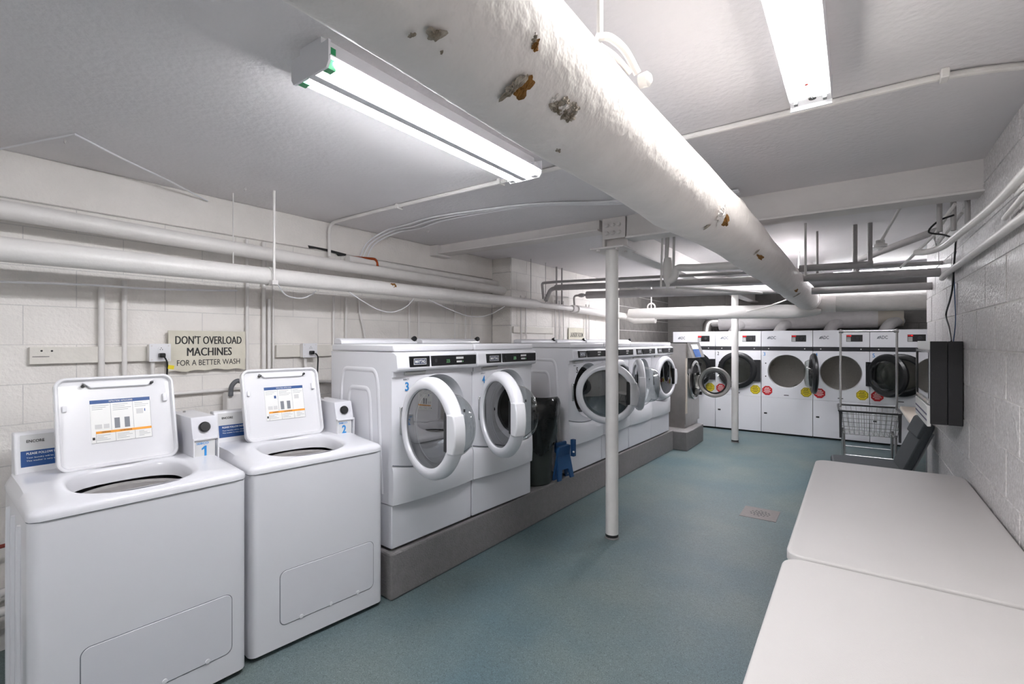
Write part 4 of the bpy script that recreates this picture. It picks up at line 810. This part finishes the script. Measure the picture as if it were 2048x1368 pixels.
# ------------------------------------------------------------------ dryers
def dryer(i, xl, xr, door, num, label):
    t = thing('tumble_dryer', label, 'dryer', ((xl + xr) / 2, 9.1, 0), 0, 'row of stacked height tumble dryers'); hw = (xr - xl) / 2 - .003
    K = 'd%.3f' % hw
    build(MB().openbox(-hw, hw, .03, 1.0, .03, 1.73, 'y'), 'cabinet', M_white2, t, smooth=0); box('kick_plate', M_ink, t, -hw, hw, .05, .9, 0, .03)
    cp = box('control_panel', M_white, t, -hw, hw, 0, .03, 1.47, 1.735, bevel=.003); box('trim_band', M_blackm, t, -hw, hw, .004, .03, 1.405, 1.47)
    for sx in (-.26, .26): part('d_sc', 'screw', M_paper, t, lambda m: m.lathe([(0, -.004), (.008, -.004), (.009, .006)], 'y', n=10), loc=(sx, .002, 1.437))
    # front panel with round opening
    zc, Rr, z0, z1 = 1.06, .278, .62, 1.403; mb = MB(); vs = []
    angs = sorted(set([round(2 * math.pi * k / 60, 5) for k in range(60)] + [round(math.atan2(z - zc, x) % (2 * math.pi), 5) for x in (-hw, hw) for z in (z0, z1)])); n = len(angs)
    for a in angs:
        c, s = math.cos(a), math.sin(a); tt = min([q for q in ((hw / c if c > 1e-6 else (-hw / c if c < -1e-6 else 9e9)), ((z1 - zc) / s if s > 1e-6 else ((z0 - zc) / s if s < -1e-6 else 9e9))) if q > 0])
        vs += [(Rr * .97 * c, .04, zc + Rr * .97 * s), (Rr * c, 0, zc + Rr * s), (tt * c, 0, zc + tt * s)]
    build(mb.add(vs, [(k * 3 + q, k * 3 + q + 1, ((k + 1) % n) * 3 + q + 1, ((k + 1) % n) * 3 + q) for k in range(n) for q in (0, 1)]), 'front_panel', M_white, t)
    box('lower_panel', M_white, t, -hw, hw, 0, .03, .03, .617, bevel=.003)
    build(MB().lathe([(.27, .04), (.27, .10), (.36, .12), (.36, .75), (.0001, .78)], 'y', (0, 0, zc), 36), 'drum', M_ddrum, t)
    for a in (-15, 105, 225): build(MB().prism([(-.05, -.36), (.05, -.36), (.0, -.27)], 'y', .15, .74), 'drum_baffle', M_ddrum, t, smooth=0, loc=(0, 0, zc), rot=(0, R(a), 0))
    box('panel_slot', M_ink, t, -.035, .035, -.003, .002, .66, .672); box('lock', M_ink, t, -hw + .04, -hw + .085, -.003, .002, .335, .36)
    lg = text('ADC', M_inkg, cp, -.205, -.0012, 1.62, .105, .052, face='y', bold=.03)
    build(MB().prism([(-.285, 1.598), (-.262, 1.598), (-.245, 1.64), (-.268, 1.632)], 'y', -.0015, 0), 'logo_mark', M_inkg, cp, smooth=0)
    dp = box('meter_panel', M_black, cp, .075 if i else .075, .28, -.004, .001, 1.555, 1.66)
    box('price_display', M_red, dp, .078, .14, -.006, -.003, 1.632, 1.657); 
    for k in range(3): box('meter_label', M_lgrey, dp, .08, .132, -.006, -.003, 1.562 + k * .022, 1.576 + k * .022)
    box('lit_digit', M_ledred, dp, .118, .13, -.0075, -.005, 1.638, 1.65)
    build(MB().lathe([(0, -.02), (.024, -.018), (.03, .0)], 'y', (.215, 0, 1.605), 18), 'meter_knob', M_blackm, dp)
    if num: text(num, M_ink if num == '2' else M_lblue, t, -hw + .045, -.0015, 1.345, .032, .06, face='y', bold=.005)
    for sgn, mt, ink in ((1, M_yel, M_ink), (-1, M_red, M_paper)):
        if sgn < 0 and i == 0: continue
        cx, czz = sgn * (hw - .088), .735 - (0 if sgn > 0 else .005)
        s_ = build(MB().prism([(cx + .082 * math.cos(R(22.5 + 45 * k)), czz + .082 * math.sin(R(22.5 + 45 * k))) for k in range(8)], 'y', -.0022, .0), 'stop_sticker', mt, t, smooth=0)
        if sgn > 0: build(MB().add([(cx + rr * math.cos(R(22.5 + 45 * k)), -.0026, czz + rr * math.sin(R(22.5 + 45 * k))) for rr in (.070, .076) for k in range(8)], [(k, (k + 1) % 8, 8 + (k + 1) % 8, 8 + k) for k in range(8)]), 'sticker_border', M_ink, s_, smooth=0)
        text('STOP', ink, s_, cx, -.003, czz + .042, .06, .02, face='y', bold=.03)
        for k, wd in enumerate((.10, .085, .11, .06)): box('print_line', ink, s_, cx - wd / 2, cx + wd / 2, -.003, -.002, czz + .018 - k * .02, czz + .025 - k * .02)
    # door, hinged on the right side
    hx = hw - .035
    d = link('door', MB().lathe([(.225, -.03), (.225, .02), (.25, .03), (.29, .025), (.315, .0), (.315, -.03), (.29, -.045), (.245, -.045)], 'y', (-.335, 0, 0), 48, closed=True).mesh('door'), M_black, t, loc=(hx, -.012, zc), rot=(0, 0, R(door)))
    build(MB().lathe([(.227, -.015), (.12, -.02), (.0001, -.02)], 'y', (-.335, 0, 0), 40), 'door_glass', M_bglass, d)
    build(MB().lathe([(.23, .02), (.215, .06), (.19, .10), (.1, .115), (.0001, .118)], 'y', (-.335, 0, 0), 36), 'glass_bowl', M_bglass, d)
    box('hinge_plate', M_black, d, -.13, .03, -.028, .0, -.185, .185, bevel=.004)
    for z in (-.15, .15): box('hinge', M_black, t, hx - .01, hx + .03, -.03, .0, zc + z - .015, zc + z + .015)
    for z in (-.09, .13): build(MB().lathe([(0, -.006), (.010, -.006), (.011, .004)], 'y', (-hw + .065, 0, zc + z), 10), 'catch', M_ink, t)
    return t
XS = [-2.786, -2.032, -1.297, -.552, .182, .92]
dryer(0, XS[0], XS[1], 35, None, 'leftmost dryer, half hidden behind the stainless washer')
dryer(1, XS[1], XS[2], 0, '2', 'dryer numbered 2 with closed black door behind the slim post')
dryer(2, XS[2], XS[3], 100, '3', 'dryer numbered 3 with open door seen edge on')
dryer(3, XS[3], XS[4], 134, '4', 'dryer behind the cart with its black door swung right')
dryer(4, XS[4], XS[5], 0, '5', 'rightmost dryer, numbered 5, behind the swung open black door')

# ------------------------------------------------------------------ tables, chair, cart
def folding_table(label, x0, x1, y0, y1):
    t = thing('folding_table', label, 'table', ((x0 + x1) / 2, (y0 + y1) / 2, 0), 0, 'white folding tables along the right wall'); a, b_ = (x1 - x0) / 2, (y1 - y0) / 2
    def top(m):
        vs = []; Ls = [(.010, .695), (.0, .703), (.0, .733), (.003, .738), (.009, .7405), (.02, .7405)]
        for ins, z in Ls: vs += [(p[0], p[1], z) for p in rrect(-a + ins, a - ins, -b_ + ins, b_ - ins, max(.07 - ins, .02), 10)]
        n = len(vs) // len(Ls); fs = [(j * n + i, j * n + (i + 1) % n, (j + 1) * n + (i + 1) % n, (j + 1) * n + i) for j in range(len(Ls) - 1) for i in range(n)]
        return m.add(vs, fs + [tuple(range(n))[::-1], tuple(range((len(Ls) - 1) * n, len(Ls) * n))])
    build(top(MB()), 'tabletop', M_table, t, smooth=50)
    for s in (-1, 1):
        y = s * (b_ - .22)
        for sx in (-1, 1): build(MB().tube([(sx * (a - .1), y, .0), (sx * (a - .1), y, .70)], .0125, 10), 'leg', M_grey, t)
        build(MB().tube([(-a + .1, y, .25), (a - .1, y, .25)], .010, 8), 'crossbar', M_grey, t); build(MB().tube([(0, y, .25), (0, y - s * .35, .695)], .008, 8), 'brace', M_grey, t)
    return t
folding_table('white folding table nearest the camera at lower right', -.222, .538, .28, 2.115)
folding_table('second white folding table, pushed against the first by the right wall', -.222, .542, 2.135, 3.968)
t = thing('folding_table', 'pale table in the rear right recess beyond the wall end', 'table', (.88, 6.9, 0))
box('tabletop', M_beige, t, -.42, .42, -.86, .86, .70, .745, bevel=.012, rot=None)
for sx in (-.3, .3):
    for sy in (-.7, .7): build(MB().tube([(sx, sy, 0), (sx, sy, .70)], .014, 10), 'leg', M_grey, t)
def chair():
    t = thing('padded_chair', 'dark grey padded chair behind the far folding table', 'chair', (.09, 5.42, 0), R(4))
    build(MB().prism(rrect(-.27, .24, -.25, .25, .06, 6), 'z', .40, .46), 'seat', M_chair, t, bevel=.02, seg=3)
    bk = link('backrest', MB().prism(rrect(-.245, .245, 0, .47, .05, 6), 'x', -.028, .028).mesh('backrest'), M_chair, t, bevel=.015, seg=3, loc=(.235, 0, .44), rot=(0, R(22), 0))
    link('headrest', MB().prism([(-.24, .32), (.24, .32), (.24, .46), (.20, .48), (-.20, .48), (-.24, .46)], 'x', -.05, .0).mesh('headrest'), M_chair, bk, bevel=.015, seg=3)
    box('back_frame', M_grey, bk, .03, .05, -.20, .20, .0, .40)
    for sx, sy in ((-.22, -.2), (-.22, .2), (.2, -.2), (.2, .2)): build(MB().tube([(sx, sy, 0), (sx, sy, .40)], .013, 10), 'leg', M_grey, t)
    return t
chair()
def cart():
    t = thing('laundry_cart', 'chrome wire laundry cart with hanging bar in front of the dryers', 'cart', (.11, 6.25, 0), R(3))
    W, D = .245, .16; tw, td = .255, .19
    # uprights and hanging bar
    for s in (-1, 1): build(MB().tube([(s * .237, .0, .86), (s * .237, .0, 1.69)], .011, 10), 'upright', M_chrome, t)
    build(MB().tube([(-.24, 0, 1.665), (.24, 0, 1.665)], .008, 10), 'hanging_bar', M_chrome, t)
    for s in (-1, 1): build(MB().lathe([(0, -.02), (.016, -.02), (.016, .02), (0, .02)], 'x', (s * .232, 0, 1.665), 12), 'bar_collar', M_chrome, t)
    rim = fillet([(-tw, -td, .84), (tw, -td, .84), (tw, td, .865), (-tw, td, .865), (-tw, -td, .84)], .03)
    build(MB().tube(rim, .011, 10), 'basket_rim', mat('cart_rim', '4a4a4c', .4, .4), t)
    bz = .60
    for k in range(11):
        x = -.23 + k * .046; u = .88
        for s in (-1, 1): build(MB().tube([(x, s * td, .85), (x * u, s * td * .8, bz)], .0022, 6), 'wire', M_chrome, t)
        build(MB().tube([(x * u, -td * .8, bz), (x * u, td * .8, bz)], .0022, 6), 'wire', M_chrome, t)
    for k in range(5):
        y = -td + 2 * td * k / 4
        for s in (-1, 1): build(MB().tube([(s * tw, y, .85), (s * tw * .88, y * .8, bz)], .0022, 6), 'wire', M_chrome, t)
        build(MB().tube([(-tw * .88, y * .8, bz), (tw * .88, y * .8, bz)], .0022, 6), 'wire', M_chrome, t)
    for q in (.33, .68, 1.0):
        a = 1 - .12 * q; c = 1 - .2 * q; z = .85 + (bz - .85) * q
        build(MB().tube([(-tw * a, -td * c, z), (tw * a, -td * c, z), (tw * a, td * c, z), (-tw * a, td * c, z), (-tw * a, -td * c, z)], .003, 6), 'wire_hoop', M_chrome, t)
    for s in (-1, 1):
        build(MB().prism([(-.014, .85), (.014, .85), (.010, .56), (-.010, .56)], 'y', -.19, -.165), 'corner_panel', mat('cart_rim', '4a4a4c', .4, .4), t, loc=(s * .242, 0, 0))
        for y in (-.15, .15):
            build(MB().tube([(s * .215, y * .9, .62), (s * .205, y, .10)], .013, 10), 'leg', M_chrome, t)
            build(MB().lathe([(0, -.013), (.045, -.013), (.05, -.006), (.05, .006), (.045, .013), (0, .013)], 'x', (s * .205, y + .03, .05), 20), 'caster', M_rubber, t)
        build(MB().tube([(s * .21, -.15, .30), (s * .21, .15, .30)], .007, 8), 'side_rail', M_chrome, t)
    for y in (-.15, .15): build(MB().tube([(-.207, y, .42 if y > 0 else .38), (.207, y, .42 if y > 0 else .38)], .005, 8), 'cross_rail', M_chrome, t)
cart()

# ------------------------------------------------------------------ bin and stool
t = thing('trash_bin', 'dark bin lined with a shiny black bag between the front loaders', 'bin', (-2.385, 3.68, .283))
build(MB().lathe([(0, 0), (.15, 0), (.158, .01), (.185, .60), (.19, .66)], 'z', n=36), 'bucket', M_bin, t)
mb = MB(); n = 56; vs = []; prof = [(.172, .70), (.19, .74), (.214, .76), (.228, .74), (.236, .70), (.232, .60), (.222, .52), (.212, .44), (.205, .37), (.198, .33), (.19, .35)]
for j, (r_, z) in enumerate(prof):
    for i in range(n):
        a = 2 * math.pi * i / n; k = j / (len(prof) - 1)
        rr = r_ + k * .012 * math.sin(a * 7 + z * 14) + k * .006 * math.sin(a * 17 - z * 20); zz = z + (.02 * math.sin(a * 2 + 1) if j < 6 else .045 * math.sin(a * 3 + .5) + .012 * math.sin(a * 11))
        vs.append((rr * math.cos(a), rr * math.sin(a), zz))
fs = [(j * n + i, j * n + (i + 1) % n, (j + 1) * n + (i + 1) % n, (j + 1) * n + i) for j in range(len(prof) - 1) for i in range(n)]
build(mb.add(vs, fs), 'bag', M_bag, t, smooth=60)
build(MB().lathe([(0.0001, .45), (.12, .46), (.172, .70)], 'z', n=36), 'bag_inside', M_bag, t)
t = thing('step_stool', 'small blue step stool between the bin and the fifth washer', 'stool', (-2.215, 3.92, .283), R(-8))
for s, y in ((-1, -.05), (1, .05)):
    build(MB().prism([(-.12, 0), (-.07, 0), (-.045, .09), (.045, .09), (.07, 0), (.12, 0), (.085, .31), (-.085, .31)], 'x', -.010, .010), 'leg_panel', M_stool, t, smooth=0, bevel=.003, loc=(y * .6, 0, 0), rot=(0, R(-8 * s), 0)) 
build(MB().prism(rrect(-.08, .08, -.02, .08, .02), 'x', -.012, .012), 'folded_step', M_stool, t, loc=(-.03, 0, .26), bevel=.004)
box('hinge_post', M_stool, t, .03, .07, .07, .11, .20, .36, bevel=.006); build(MB().lathe([(0, .012), (.008, .012), (.008, 0)], 'x', (.07, .06, .25), 10), 'hinge_pin', M_paper, t)

# floor drain
t = thing('floor_drain', 'square metal floor drain plate in the aisle', 'drain', (-.70, 4.845, 0))
box('plate', M_brass, t, -.145, .145, -.155, .155, .0, .003)
k = 0
mbh = MB()
for rr, nn in ((0, 1), (.025, 6), (.05, 10), (.075, 12)):
    for i in range(nn):
        a = 2 * math.pi * i / nn; mbh.lathe([(0.0001, .0036), (.009, .0036), (.009, .003)], 'z', (rr * math.cos(a), rr * math.sin(a), 0), 8)
hh = build(mbh, 'drain_holes', M_ink, t, smooth=0); hh['kind'] = 'stuff'
